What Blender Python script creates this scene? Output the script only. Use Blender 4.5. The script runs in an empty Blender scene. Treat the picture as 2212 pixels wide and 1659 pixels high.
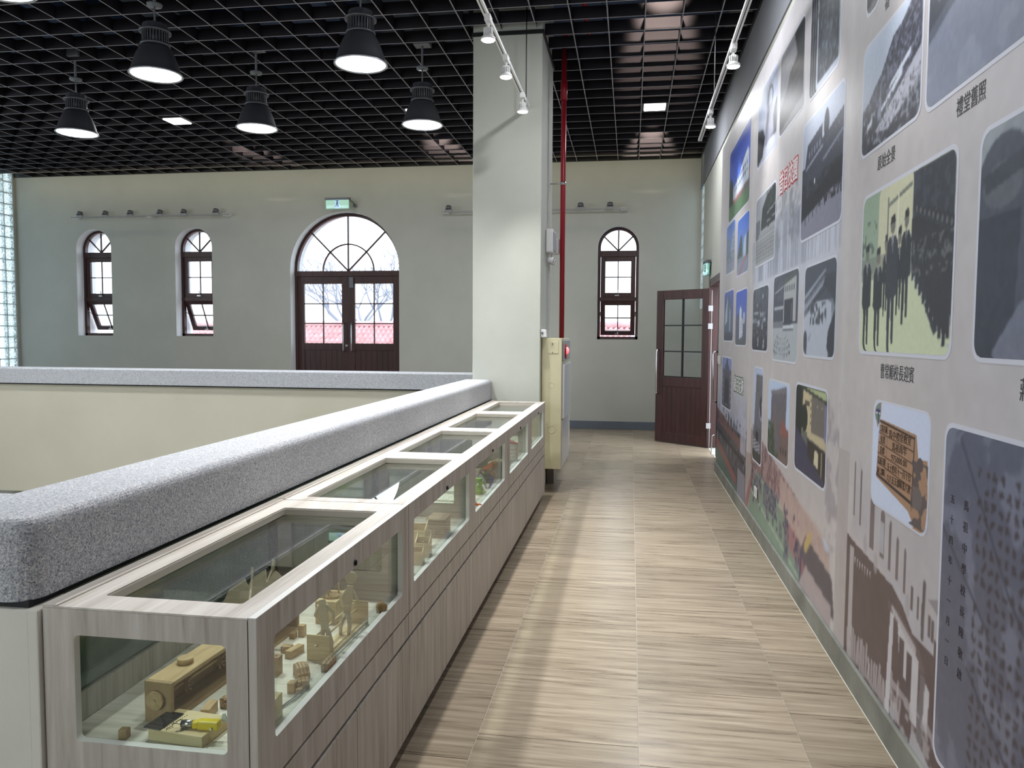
import bpy, bmesh, math, random
import numpy as np
from mathutils import Vector, Matrix
random.seed(7); rng = np.random.default_rng(7)
PI = math.pi
SC = bpy.context.scene
COL = SC.collection

# ------------------------------------------------------------------ camera
cam_d = bpy.data.cameras.new('camera'); cam = bpy.data.objects.new('camera', cam_d); COL.objects.link(cam)
cam_d.sensor_width = 36.0; cam_d.lens = 36.0 * 1665 / 2212; cam_d.clip_start = 0.03; cam_d.clip_end = 300
YAW, PITCH, ROLL = math.radians(8.739), math.radians(3.505), math.radians(0.332)
_f = Vector((-math.sin(YAW) * math.cos(PITCH), math.cos(YAW) * math.cos(PITCH), -math.sin(PITCH)))
_r = Vector((math.cos(YAW), math.sin(YAW), 0)); _d = _f.cross(_r)
_r2 = math.cos(ROLL) * _r - math.sin(ROLL) * _d; _d2 = math.sin(ROLL) * _r + math.cos(ROLL) * _d
cm = Matrix.Identity(4)
for i in range(3):
    cm[i][0] = _r2[i]; cm[i][1] = -_d2[i]; cm[i][2] = -_f[i]
cm[0][3], cm[1][3], cm[2][3] = 0, 0, 1.5
cam.matrix_world = cm
SC.camera = cam

# ------------------------------------------------------------------ world: bright overcast sky
w = bpy.data.worlds.new('overcast_sky'); SC.world = w; w.use_nodes = True
bg = w.node_tree.nodes['Background']
bg.inputs[0].default_value = (0.86, 0.93, 1.0, 1); bg.inputs[1].default_value = 2.4
SC.view_settings.view_transform = 'Standard'; SC.view_settings.look = 'None'
SC.view_settings.gamma = 1.0; SC.view_settings.use_curve_mapping = False
SC.view_settings.exposure = 0.62
SC.cycles.max_bounces = 10; SC.cycles.transparent_max_bounces = 24; SC.cycles.diffuse_bounces = 5
SC.cycles.caustics_reflective = False; SC.cycles.caustics_refractive = False
SC.cycles.sample_clamp_indirect = 4.0

P_BAY, P_TRACK, P_DOWN = 37.0, 8.0, 17.0
def light(kind, loc, power, size=0.1, color=(1, 1, 1), aim=None, spot=1.0, blend=0.5, size_y=None, name='lamp_light'):
    d = bpy.data.lights.new(name, kind); d.energy = power; d.color = color
    if kind == 'AREA':
        d.shape = 'DISK' if size_y is None else 'RECTANGLE'; d.size = size
        if size_y: d.size_y = size_y
    elif kind == 'SPOT':
        d.shadow_soft_size = size; d.spot_size = spot; d.spot_blend = blend
    else: d.shadow_soft_size = size
    o = bpy.data.objects.new(name, d); COL.objects.link(o); o.location = loc
    if aim is not None:
        o.rotation_euler = (Vector(aim) - Vector(loc)).to_track_quat('-Z', 'Y').to_euler()
    return o

# unseen fill panels added for soft ambient daylight (left wall, wall behind the camera)
light('AREA', (-10.9, 4.6, 2.6), 110, 5.0, (0.88, 0.95, 1.0), aim=(0, 5.2, 2.2), size_y=2.8, name='daylight_fill')
light('AREA', (-4.0, -3.0, 2.6), 105, 5.0, (0.90, 0.96, 1.0), aim=(-4.0, 6, 2.3), size_y=2.4, name='daylight_fill')

# unseen warm strip added to brighten the top of the back wall
light('AREA', (-5.0, 12.2, 4.31), 6.5, 12.0, (1.0, 0.90, 0.58), aim=(-5.0, 12.65, 3.9), size_y=0.06, name='wall_top_fill')

# ------------------------------------------------------------------ helpers
def lin(c):
    return tuple(((x / 255) / 12.92 if x / 255 <= 0.04045 else ((x / 255 + 0.055) / 1.055) ** 2.4) for x in c)

class N:                                   # tiny node-graph helper
    def __init__(s, name):
        s.m = bpy.data.materials.new(name); s.m.use_nodes = True; s.t = s.m.node_tree
        s.b = s.t.nodes['Principled BSDF']; s.out = s.t.nodes['Material Output']
    def n(s, typ, **kw):
        nd = s.t.nodes.new(typ)
        for k, v in kw.items():
            if k.startswith('_'): setattr(nd, k[1:], v)
            else: s.set(nd, k, v)
        return nd
    def set(s, nd, k, v):
        inp = nd.inputs[int(k[1:])] if k[0] == 'i' and k[1:].isdigit() else nd.inputs[k]
        if isinstance(v, bpy.types.NodeSocket): s.t.links.new(v, inp)
        else: inp.default_value = v
    def coords(s, scale=(1, 1, 1), rot=(0, 0, 0), rand=0.0, src='Object'):
        tc = s.n('ShaderNodeTexCoord'); mp = s.n('ShaderNodeMapping'); v = tc.outputs[src]
        if rand:
            oi = s.n('ShaderNodeObjectInfo'); mu = s.n('ShaderNodeMath', _operation='MULTIPLY', i0=oi.outputs['Random'], i1=rand)
            ad = s.n('ShaderNodeVectorMath', _operation='ADD', i0=v, i1=mu.outputs[0]); v = ad.outputs[0]
        s.set(mp, 'Vector', v); mp.inputs['Scale'].default_value = scale; mp.inputs['Rotation'].default_value = rot
        return mp.outputs[0]
    def noise(s, vec, scale, detail=3, rough=0.5, dist=0.0):
        return s.n('ShaderNodeTexNoise', Vector=vec, Scale=scale, Detail=detail, Roughness=rough, Distortion=dist).outputs['Fac']
    def ramp(s, fac, stops):
        r = s.n('ShaderNodeValToRGB', Fac=fac); e = r.color_ramp.elements
        while len(e) < len(stops): e.new(0.5)
        for k, (p, c) in enumerate(stops):
            e[k].position = p; e[k].color = (*lin(c), 1) if len(c) == 3 else c
        return r.outputs[0]
    def mix(s, fac, a, b, mode='MIX'):
        m = s.n('ShaderNodeMix', _data_type='RGBA', _blend_type=mode)
        for k, v in ((0, fac), (6, a), (7, b)):
            if isinstance(v, bpy.types.NodeSocket): s.t.links.new(v, m.inputs[k])
            else: m.inputs[k].default_value = v if k == 0 or len(v) == 4 else (*v, 1)
        return m.outputs[2]
    def bump(s, h, strength=0.2, dist=0.002):
        b = s.n('ShaderNodeBump', Height=h, Strength=strength, Distance=dist); s.set(s.b, 'Normal', b.outputs[0])
    def fin(s, col=None, rough=0.5, metal=0.0, spec=0.5, **kw):
        if col is not None: s.set(s.b, 'Base Color', (*col, 1) if isinstance(col, tuple) and len(col) == 3 else col)
        s.set(s.b, 'Roughness', rough); s.set(s.b, 'Metallic', metal); s.set(s.b, 'Specular IOR Level', spec)
        for k, v in kw.items(): s.set(s.b, k.replace('_', ' '), v)
        return s.m

_flat = {}
def flat(name, c, rough=0.5, metal=0.0, vary=0.04, spec=0.5):
    """a plain painted / plastic / metal finish with a faint mottling"""
    if name in _flat: return _flat[name]
    g = N(name); v = g.coords(); nz = g.noise(v, 9, 3)
    a = lin(c); k = [max(0, x * (1 - vary)) for x in a]; b = [min(1, x * (1 + vary)) for x in a]
    col = g.mix(nz, tuple(k), tuple(b))
    _flat[name] = g.fin(col, rough, metal, spec); return _flat[name]

def emis(name, c, s):
    g = N(name); g.fin((0.8, 0.8, 0.8), 0.4); g.set(g.b, 'Emission Color', (*lin(c), 1)); g.set(g.b, 'Emission Strength', s); return g.m

def schlick(g, f0=0.04):
    lw = g.n('ShaderNodeLayerWeight', Blend=0.5); p = g.n('ShaderNodeMath', _operation='POWER', i0=lw.outputs['Facing'], i1=5.0)
    return g.n('ShaderNodeMath', _operation='MULTIPLY_ADD', i0=p.outputs[0], i1=1 - f0, i2=f0).outputs[0]
def glass(name, tint=(0.93, 0.96, 0.94), refl=1.0, ior=1.5, rough=0.0):
    g = N(name); t = g.t
    tr = g.n('ShaderNodeBsdfTransparent', Color=(*tint, 1)); gl = g.n('ShaderNodeBsdfGlossy', Roughness=rough, Color=(refl, refl, refl, 1))
    mx = g.n('ShaderNodeMixShader', i0=schlick(g), i1=tr.outputs[0], i2=gl.outputs[0])
    t.links.new(mx.outputs[0], g.out.inputs[0]); return g.m

def wood(name, stops, scale=(1, 1, 1), rough=0.45, s=14, dist=0.6, rand=7.0, bump=0.05):
    """long grain: scale is small along the grain"""
    g = N(name); v = g.coords(scale, rand=rand)
    a = g.noise(v, s, 5, 0.62, dist); b = g.noise(v, s * 3.7, 3, 0.5)
    f = g.n('ShaderNodeMath', _operation='MULTIPLY_ADD', i0=b, i1=0.28, i2=a); f2 = g.n('ShaderNodeMath', _operation='SUBTRACT', i0=f.outputs[0], i1=0.14)
    col = g.ramp(f2.outputs[0], stops); g.bump(f2.outputs[0], bump, 0.001); return g.fin(col, rough)

class MB:
    """collects boxes, tubes, prisms and lathes; build() links them as ONE mesh object"""
    def __init__(s): s.v = []; s.f = []; s.m = []; s.sm = []
    def add(s, vs, fs, mi=0, smooth=False):
        o = len(s.v); s.v += [tuple(p) for p in vs]
        for f in fs: s.f.append(tuple(i + o for i in f)); s.m.append(mi); s.sm.append(smooth)
        return s
    def box(s, x0, x1, y0, y1, z0, z1, mi=0, M=None):
        vs = [Vector((x, y, z)) for z in (z0, z1) for y in (y0, y1) for x in (x0, x1)]
        if M is not None: vs = [M @ p for p in vs]
        return s.add(vs, [(0, 2, 3, 1), (4, 5, 7, 6), (0, 1, 5, 4), (2, 6, 7, 3), (0, 4, 6, 2), (1, 3, 7, 5)], mi)
    def cyl(s, p0, p1, r0, r1=None, n=16, mi=0, caps=True, smooth=True):
        p0, p1 = Vector(p0), Vector(p1); r1 = r0 if r1 is None else r1
        q = (p1 - p0).to_track_quat('Z', 'Y'); vs = []
        for p, r in ((p0, r0), (p1, r1)):
            for k in range(n):
                a = 2 * PI * k / n; vs.append(p + q @ Vector((r * math.cos(a), r * math.sin(a), 0)))
        s.add(vs, [(k, (k + 1) % n, n + (k + 1) % n, n + k) for k in range(n)], mi, smooth)
        if caps: s.add(vs, [tuple(range(n - 1, -1, -1)), tuple(range(n, 2 * n))], mi)
        return s
    def tube(s, pts, r, n=8, mi=0):
        pts = [Vector(p) for p in pts]; rs = r if isinstance(r, (list, tuple)) else [r] * len(pts); vs = []
        up = Vector((0.13, 0.27, 1)).normalized()
        for i, p in enumerate(pts):
            d = (pts[min(i + 1, len(pts) - 1)] - pts[max(i - 1, 0)]).normalized()
            a = d.cross(up); a = a.normalized() if a.length > 1e-3 else d.orthogonal().normalized(); b = d.cross(a)
            for k in range(n): t = 2 * PI * k / n; vs.append(p + rs[i] * (math.cos(t) * a + math.sin(t) * b))
        fs = [(i * n + k, i * n + (k + 1) % n, (i + 1) * n + (k + 1) % n, (i + 1) * n + k) for i in range(len(pts) - 1) for k in range(n)]
        s.add(vs, fs, mi, True)
        return s.add(vs, [tuple(range(n)), tuple(range(len(vs) - 1, len(vs) - n - 1, -1))], mi)
    def lathe(s, prof, c=(0, 0, 0), n=32, mi=0, smooth=True):
        vs = []; c = Vector(c)
        for r, z in prof:
            for k in range(n): a = 2 * PI * k / n; vs.append(c + Vector((r * math.cos(a), r * math.sin(a), z)))
        fs = [(i * n + k, i * n + (k + 1) % n, (i + 1) * n + (k + 1) % n, (i + 1) * n + k) for i in range(len(prof) - 1) for k in range(n)]
        return s.add(vs, fs, mi, smooth)
    def prism(s, poly, h0, h1, mp, mi=0):
        n = len(poly); vs = [mp(a, b, h0) for a, b in poly] + [mp(a, b, h1) for a, b in poly]
        s.add(vs, [tuple(range(n - 1, -1, -1)), tuple(range(n, 2 * n))] + [(k, (k + 1) % n, n + (k + 1) % n, n + k) for k in range(n)], mi); return s
    def ball(s, c, r, n=14, mi=0, sc=(1, 1, 1)):
        prof = [(max(1e-4, r * math.sin(PI * i / (n // 2 + 1))), -r * math.cos(PI * i / (n // 2 + 1))) for i in range(n // 2 + 2)]
        o = len(s.v); s.lathe(prof, (0, 0, 0), n, mi)
        for i in range(o, len(s.v)): x, y, z = s.v[i]; s.v[i] = (c[0] + x * sc[0], c[1] + y * sc[1], c[2] + z * sc[2])
        return s
    def build(s, name, mats, parent=None, bevel=0, fix=True):
        me = bpy.data.meshes.new(name); me.from_pydata(s.v, [], s.f)
        for m in (mats if isinstance(mats, (list, tuple)) else [mats]): me.materials.append(m)
        me.polygons.foreach_set('material_index', s.m); me.polygons.foreach_set('use_smooth', s.sm)
        if fix:
            bm = bmesh.new(); bm.from_mesh(me); bmesh.ops.remove_doubles(bm, verts=bm.verts, dist=1e-6)
            bmesh.ops.recalc_face_normals(bm, faces=bm.faces); bm.to_mesh(me); bm.free()
        o = bpy.data.objects.new(name, me); COL.objects.link(o)
        if parent: o.parent = parent
        if bevel:
            b = o.modifiers.new('b', 'BEVEL'); b.width = bevel; b.segments = 2; b.limit_method = 'ANGLE'; b.angle_limit = math.radians(40)
        return o

def XY(a, b, h): return Vector((a, b, h))
def XZ(a, b, h): return Vector((a, h, b))
def YZ(a, b, h): return Vector((h, a, b))

def plate(name, outer, holes, h0, h1, mp, mats, parent=None, bevel=0, hole_mi=0):
    """a slab with holes cut right through it (2-D loops extruded between h0 and h1)"""
    bm = bmesh.new(); edges = []
    for loop in [outer] + holes:
        vs = [bm.verts.new((a, b, 0)) for a, b in loop]
        edges += [bm.edges.new((vs[k], vs[(k + 1) % len(vs)])) for k in range(len(vs))]
    bmesh.ops.triangle_fill(bm, edges=edges, use_beauty=True, use_dissolve=False, normal=(0, 0, 1))
    bm.verts.ensure_lookup_table(); bm.verts.index_update()
    V = [v.co.copy() for v in bm.verts]; n = len(V); F = [tuple(v.index for v in f.verts) for f in bm.faces]; bm.free()
    mb = MB(); vs = [mp(v.x, v.y, h0) for v in V] + [mp(v.x, v.y, h1) for v in V]
    mb.add(vs, [f[::-1] for f in F] + [tuple(i + n for i in f) for f in F], 0)
    k0 = 0
    for li, loop in enumerate([outer] + holes):
        L = len(loop); mb.add(vs, [(k0 + k, k0 + (k + 1) % L, n + k0 + (k + 1) % L, n + k0 + k) for k in range(L)], hole_mi if li else 0); k0 += L
    return mb.build(name, mats, parent, bevel)

def rrect(a0, a1, b0, b1, r, n=5):
    pts = []
    for cx, cy, t0 in ((a1 - r, b1 - r, 0), (a0 + r, b1 - r, 90), (a0 + r, b0 + r, 180), (a1 - r, b0 + r, 270)):
        for k in range(n + 1):
            t = math.radians(t0 + 90 * k / n); pts.append((cx + r * math.cos(t), cy + r * math.sin(t)))
    return pts
def rect(a0, a1, b0, b1): return [(a0, b0), (a1, b0), (a1, b1), (a0, b1)]
def arch(a0, a1, b0, spring, n=24):
    c, r = (a0 + a1) / 2, (a1 - a0) / 2
    return [(a0, b0), (a1, b0)] + [(c + r * math.cos(PI * k / n), spring + r * math.sin(PI * k / n)) for k in range(n + 1)]

def tag(o, label=None, cat=None, group=None, kind=None):
    if label: o['label'] = label
    if cat: o['category'] = cat
    if group: o['group'] = group
    if kind: o['kind'] = kind
    return o
def empty(name, loc=(0, 0, 0), rz=0, label=None, cat=None, group=None):
    o = bpy.data.objects.new(name, None); COL.objects.link(o); o.location = loc; o.rotation_euler = (0, 0, rz); o.empty_display_size = 0.05
    return tag(o, label, cat, group)
def copy_tree(o, parent=None):
    c = o.copy(); COL.objects.link(c); c.parent = parent
    for ch in list(o.children): copy_tree(ch, c)
    return c
def text(name, s, size, parent, mat, loc, rot, ext=0.0004, ax='CENTER', sx=1.0, offset=0.0):
    d = bpy.data.curves.new(name, 'FONT'); d.body = s; d.size = size; d.align_x = ax; d.align_y = 'CENTER'; d.extrude = ext; d.offset = offset
    d.resolution_u = 3
    tmp = bpy.data.objects.new(name, d); COL.objects.link(tmp); bpy.context.view_layer.update()
    me = bpy.data.meshes.new_from_object(tmp.evaluated_get(bpy.context.evaluated_depsgraph_get())); bpy.data.objects.remove(tmp); bpy.data.curves.remove(d)
    me.materials.clear(); me.materials.append(mat); me.name = name
    o = bpy.data.objects.new(name, me); COL.objects.link(o); o.parent = parent; o.location = loc; o.rotation_euler = rot; o.scale = (sx, 1, 1); return o

def bold(o, d, n=8, step=0.00002):
    """thickens flat lettering by stacking copies shifted round a circle (one mesh)"""
    me = o.data; V = [v.co.copy() for v in me.vertices]; F = [tuple(p.vertices) for p in me.polygons]; vs = []; fs = []
    for k in range(n + 1):
        a = 2 * PI * k / max(1, n); dx, dy = (0, 0) if k == n else (d * math.cos(a), d * math.sin(a)); b = len(vs)
        vs += [(v.x + dx, v.y + dy, v.z + step * k) for v in V]; fs += [tuple(i + b for i in f) for f in F]
    nm = bpy.data.meshes.new(me.name); nm.from_pydata(vs, [], fs); nm.materials.append(me.materials[0]); o.data = nm; return o

# ------------------------------------------------------------------ materials
def wall_mat(name, a, b, bump=0.12):
    g = N(name); v = g.coords(); n1 = g.noise(v, 1.3, 4, 0.6); n2 = g.noise(v, 60, 4)
    col = g.ramp(n1, [(0.3, a), (0.7, b)]); g.bump(n2, bump, 0.003); return g.fin(col, 0.75, spec=0.25)
M_WALL = wall_mat('cream_wall_paint', (176, 177, 170), (184, 185, 178))
M_PILLAR = wall_mat('pillar_paint', (188, 190, 181), (198, 200, 191), 0.2)
M_REVEAL = wall_mat('white_reveal_paint', (226, 228, 232), (236, 238, 242))
M_PLAST = wall_mat('bare_plaster', (198, 196, 186), (212, 210, 201), 0.4)
M_ATRIUM = wall_mat('atrium_parapet_paint', (172, 168, 152), (178, 174, 159), 0.05)
g = N('smeared_cement'); v = g.coords(); n1 = g.noise(v, 5, 5, 0.6, 1.2); n2 = g.noise(v, 70, 3)
M_CEMENT = g.fin(g.ramp(n1, [(0.35, (112, 124, 118)), (0.55, (128, 140, 133)), (0.68, (150, 162, 154))]), 0.8)
g = N('terrazzo_chips'); v = g.coords()
vo = g.n('ShaderNodeTexVoronoi', Vector=v, Scale=330.0); hs = g.n('ShaderNodeSeparateColor', i0=vo.outputs['Color'])
c1 = g.ramp(hs.outputs[0], [(0.0, (58, 60, 68)), (0.10, (122, 124, 133)), (0.5, (157, 160, 168)), (0.82, (184, 186, 190)), (0.93, (206, 205, 200))])
big = g.noise(v, 160, 3); cc = g.mix(0.25, c1, g.ramp(big, [(0.3, (110, 112, 120)), (0.7, (188, 189, 192))]))
g.bump(hs.outputs[0], 0.06, 0.001); M_TERR = g.fin(cc, 0.55, spec=0.5)
g = N('wood_look_tile'); v = g.coords((0.55, 9.0, 1), rand=31.0); a = g.noise(v, 4.2, 5, 0.6, 0.35)
v2 = g.coords((0.45, 20.0, 1), rand=13.0); b = g.noise(v2, 3.0, 3, 0.5)
f = g.n('ShaderNodeMath', _operation='MULTIPLY_ADD', i0=b, i1=0.36, i2=a); f2 = g.n('ShaderNodeMath', _operation='SUBTRACT', i0=f.outputs[0], i1=0.18)
col = g.ramp(f2.outputs[0], [(0.22, (100, 88, 74)), (0.38, (142, 128, 109)), (0.52, (164, 150, 130)), (0.66, (179, 165, 145)), (0.8, (194, 182, 162))])
oi = g.n('ShaderNodeObjectInfo'); va = g.ramp(oi.outputs['Random'], [(0, (228, 228, 228)), (1, (255, 255, 255))])
col = g.mix(1.0, col, va, 'MULTIPLY'); rr = g.n('ShaderNodeMapRange', Value=a, i3=0.22, i4=0.36)
g.bump(f2.outputs[0], 0.06, 0.001); M_TILE = g.fin(col, rr.outputs[0], spec=0.45)
M_GROUT = flat('pale_grout', (205, 200, 188), 0.8)
M_BASEB = flat('blue_grey_stone_skirting', (98, 106, 116), 0.55, vary=0.12)
g = N('concrete_skirting'); v = g.coords(); n1 = g.noise(v, 3, 5, 0.6); n2 = g.noise(v, 120, 3)
g.bump(n2, 0.2, 0.002); M_SKIRT = g.fin(g.ramp(n1, [(0.35, (112, 114, 108)), (0.6, (138, 140, 133)), (0.8, (152, 154, 148))]), 0.6)
LAM = [(0.28, (148, 140, 130)), (0.42, (168, 161, 152)), (0.55, (181, 175, 167)), (0.72, (194, 189, 182)), (0.85, (206, 202, 196))]
M_LAMV = wood('pale_laminate_upright_grain', LAM, (1, 1, 0.07), 0.5, 26, 0.5)
M_LAMY = wood('lit_laminate_long_grain', [(p, tuple(min(255, x + 14) for x in c)) for p, c in LAM], (1, 0.07, 1), 0.42, 24, 0.5)  # lighter copy of the upright laminate; light on the tops put into colour
M_LAMX = wood('pale_laminate_cross_grain', [(p, tuple(min(255, x + 14) for x in c)) for p, c in LAM], (0.07, 1, 1), 0.42, 24, 0.5)
M_DECK = wood('white_laminate_deck', [(0.3, (196, 190, 178)), (0.5, (222, 217, 206)), (0.7, (236, 232, 224))], (0.07, 1, 1), 0.5, 22)
M_WEDGE = flat('white_edge_band', (226, 226, 222), 0.4)
M_KICK = flat('dark_brown_plinth', (62, 52, 48), 0.6)
M_CGLASS = glass('greenish_case_glass', (0.93, 0.96, 0.94), 0.9)
M_BGLASS = glass('green_back_glass', (0.84, 0.91, 0.87), 1.0)
M_SGLASS = glass('clear_case_glass', (0.93, 0.97, 0.94), 0.7)
M_WGLASS = glass('window_glass', (0.95, 0.97, 0.98), 0.8)
M_MAHOG = wood('dark_mahogany_frame', [(0.3, (44, 24, 24)), (0.55, (62, 34, 33)), (0.8, (78, 44, 41))], (1, 1, 0.06), 0.38, 22)
M_STEEL = flat('brushed_steel', (198, 198, 200), 0.28, 1.0)
M_BLACK = flat('black_plastic', (22, 22, 24), 0.4)
M_WHITEP = flat('white_plastic', (222, 222, 222), 0.4)
M_LAMP = flat('charcoal_lamp_shell', (66, 67, 74), 0.5, 0.2)
M_LAMP2 = flat('grey_cast_metal', (104, 106, 112), 0.45, 0.5)
M_RIM = flat('satin_rim', (190, 192, 196), 0.35, 0.6)
M_REFL = flat('prismatic_reflector', (120, 128, 138), 0.3)
M_LED = emis('led_disc', (225, 238, 255), 1.3)
M_TRLED = emis('spot_lens', (255, 250, 240), 14.0)
M_DIFF = emis('downlight_diffuser', (250, 250, 250), 5.0)
M_RED = flat('red_pipe_paint', (150, 18, 36), 0.35)
M_BLADE = wood('dark_ceiling_blade', [(0.3, (17, 14, 22)), (0.7, (26, 20, 28))], (0.1, 0.1, 1), 0.5, 18)
M_BLEDGE = flat('lit_blade_edge', (150, 150, 158), 0.45, 0.2)  # light caught by the blades' bottom edges, put into a paler colour
M_SLAB = wall_mat('dark_plenum_slab', (58, 72, 100), (74, 90, 122))
M_DUCT = flat('duct_sheet', (64, 76, 92), 0.5, 0.3)
M_HYD = flat('cream_steel_cabinet', (206, 200, 166), 0.4)
M_HYDW = flat('white_steel_doors', (198, 200, 202), 0.3)
M_PLY = wood('birch_plywood', [(0.3, (196, 174, 130)), (0.6, (214, 194, 152)), (0.8, (226, 208, 170))], (0.12, 1, 1), 0.55, 40)
M_PINE = wood('pine_block', [(0.3, (168, 138, 96)), (0.6, (188, 159, 114)), (0.8, (203, 176, 132))], (1, 0.15, 1), 0.5, 45)
M_OAK = wood('oiled_pine_board', [(0.3, (144, 114, 76)), (0.6, (166, 136, 96)), (0.8, (184, 154, 112))], (1, 0.1, 0.3), 0.5, 40)

# ------------------------------------------------------------------ structure
ZC, YB, XR, XL = 4.33, 12.65, 1.065, -11.1
YN = -3.2                                  # wall behind the camera
# back wall with arched openings
WIN = [(-9.905, -9.215, 1.48, 3.035), (-7.975, -7.275, 1.48, 3.03), (-0.555, 0.108, 1.467, 2.965)]
DOORX = (-5.827, -3.884, 0.0, 2.637)
holes = [arch(a, b, c, d) for a, b, c, d in WIN]
dloop = arch(*DOORX)
outer = [(XL - 0.3, -4.2), (XR + 0.3, -4.2), (XR + 0.3, 5.4), (XL - 0.3, 5.4)]
dloop = [(DOORX[0], 0.001), (DOORX[1], 0.001)] + dloop[2:]
lowh = [rect(x, x + 1.5, -2.2, -0.42) for x in (-10.6, -8.8, -7.0, -5.2, -3.4)]
wb = plate('wall_back', outer, holes + [dloop] + lowh, YB, YB + 0.5, XZ, [M_WALL, M_REVEAL], hole_mi=1); tag(wb, kind='structure')
# floor slabs: corridor, far walkway, near-left walkway
fl = MB()
fl.box(-1.32, XR, YN, YB, -0.35, -0.004); fl.box(XL, -1.32, 8.55, YB, -0.35, -0.004); fl.box(XL, -1.32, YN, 1.73, -0.35, -0.004)
floor = tag(fl.build('floor', M_GROUT), kind='structure')
def tile(x0, x1, y0, y1):
    mb = MB(); gp = 0.0016; cx, cy = (x0 + x1) / 2, (y0 + y1) / 2; a, b = (x1 - x0) / 2 - gp, (y1 - y0) / 2 - gp
    mb.box(-a, a, -b, b, -0.005, 0.0); o = mb.build('tile', M_TILE, floor); o.location = (cx, cy, 0.0); return o
strips = [(-1.15, -0.55, 0.20), (-0.55, 0.05, 0.38), (0.05, 0.65, 0.26), (0.65, 0.96, 0.14)]
for x0, x1, off in strips:
    y = 0.6 + off - 0.6
    while y < YB - 0.02:
        y1 = min(y + 0.6, YB)
        if y1 - y > 0.05:
            if x0 == 0.65 and y > 8.3: tile(x0, 1.065, y, y1)
            else: tile(x0, x1, y, y1)
        y = y1
xx = -1.15
while xx > XL + 0.6:                       # far walkway, beyond the atrium
    for k in range(4): tile(xx - 1.2, xx, 8.85 + 0.95 * k, 8.85 + 0.95 * (k + 1))
    xx -= 1.2
for k in range(3): tile(-1.15, 0.96, -3.1 + 1.1 * k, -2.0 + 1.1 * k)
# side walls
def glassblock_wall(name, x, y0, y1, z0, z1, sgn, nx, nz, strip_from):
    pass
# left wall: plaster with a tall strip of glass blocks at the far corner
wl = MB()
wl.box(XL - 0.3, XL, YN, 10.35, -4.2, 5.4); wl.box(XL - 0.3, XL, 12.60, YB, -4.2, 5.4); wl.box(XL - 0.3, XL, 10.35, 12.60, -4.2, 0.25); wl.box(XL - 0.3, XL, 10.35, 12.60, ZC + 0.1, 5.4)
tag(wl.build('wall_left', M_WALL), kind='structure')
# right wall (behind the mural board) with doorway and a strip of glass blocks in the far corner
DY0, DY1, DZ = 8.98, 10.80, 2.24
plate('wall_right', [(YN, -0.3), (YB, -0.3), (YB, 5.4), (YN, 5.4)], [rect(DY0, DY1, 0.001, DZ), rect(12.10, 12.56, 1.95, ZC - 0.06)], XR, XR + 0.22, YZ, M_WALL)['kind'] = 'structure'
bn = tag(MB().box(XL, XR, YN - 0.2, YN, -4.2, 5.4).build('wall_near', M_WALL), kind='structure')
# grey painted band under the ceiling on the right wall
M_BAND = wall_mat('grey_band_paint', (122, 124, 130), (134, 136, 142), 0.05)
tag(MB().box(XR - 0.012, XR, YN, YB, 3.83, ZC + 0.02).build('trim_1', M_BAND), kind='structure')
# skirtings
tag(MB().box(-1.15, XR, YB - 0.018, YB, 0, 0.13).build('baseboard_back', M_BASEB, bevel=0.004), kind='structure')
tag(MB().box(0.946, 0.962, YN, 8.83, 0, 0.115).box(0.9415, 0.946, YN, 8.83, 0, 0.006, 1).build('baseboard_right', [M_SKIRT, M_GROUT], bevel=0.003), kind='structure')
tag(MB().box(XR - 0.014, XR, 10.95, YB - 0.02, 0, 0.13).build('baseboard_right_far', M_BASEB), kind='structure')

# glass blocks
g = N('rippled_glass_block'); v = g.coords(rand=5.0); nz = g.noise(v, 34, 2, 0.5, 1.5)
bp = g.n('ShaderNodeBump', Height=nz, Strength=1.0, Distance=0.02)
tl = g.n('ShaderNodeBsdfTranslucent', Color=(0.86, 0.92, 0.93, 1), Normal=bp.outputs[0])
tr = g.n('ShaderNodeBsdfTransparent', Color=(0.80, 0.87, 0.88, 1)); gl = g.n('ShaderNodeBsdfGlossy', Roughness=0.12, Normal=bp.outputs[0])
stp = g.ramp(nz, [(0.42, (0, 0, 0)), (0.58, (255, 255, 255))])
m1 = g.n('ShaderNodeMixShader', i0=stp, i1=tl.outputs[0], i2=tr.outputs[0]); m2 = g.n('ShaderNodeMixShader', i0=schlick(g), i1=m1.outputs[0], i2=gl.outputs[0]); g.t.links.new(m2.outputs[0], g.out.inputs[0]); M_BLOCK = g.m
M_MORTAR = flat('white_mortar', (206, 212, 212), 0.8)
def block_window(name, x, y0, y1, z0, z1, d):
    root = MB(); ny = max(1, round((y1 - y0) / 0.2)); nz_ = round((z1 - z0) / 0.2); py, pz = (y1 - y0) / ny, (z1 - z0) / nz_
    for k in range(nz_ + 1): root.box(x, x + d, y0, y1, z0 + k * pz - 0.006, z0 + k * pz + 0.006)
    for k in range(ny + 1): root.box(x, x + d, y0 + k * py - 0.006, y0 + k * py + 0.006, z0, z1)
    r = tag(root.build(name, M_MORTAR), kind='structure')
    proto = None
    for i in range(ny):
        for j in range(nz_):
            if proto is None:
                mb = MB().box(-0.035, 0.035, -py / 2 + 0.006, py / 2 - 0.006, -pz / 2 + 0.006, pz / 2 - 0.006)
                o = mb.build('glass_block', M_BLOCK, r, bevel=0.012); proto = o
            else:
                o = proto.copy(); COL.objects.link(o); o.parent = r
            o.location = (x + d / 2, y0 + (i + 0.5) * py, z0 + (j + 0.5) * pz)
    return r
block_window('window_4', XL - 0.09, 10.35, 12.60, 0.25, ZC + 0.1, 0.08)
block_window('window_5', XR + 0.01, 12.10, 12.56, 1.95, ZC - 0.06, 0.08)

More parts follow.
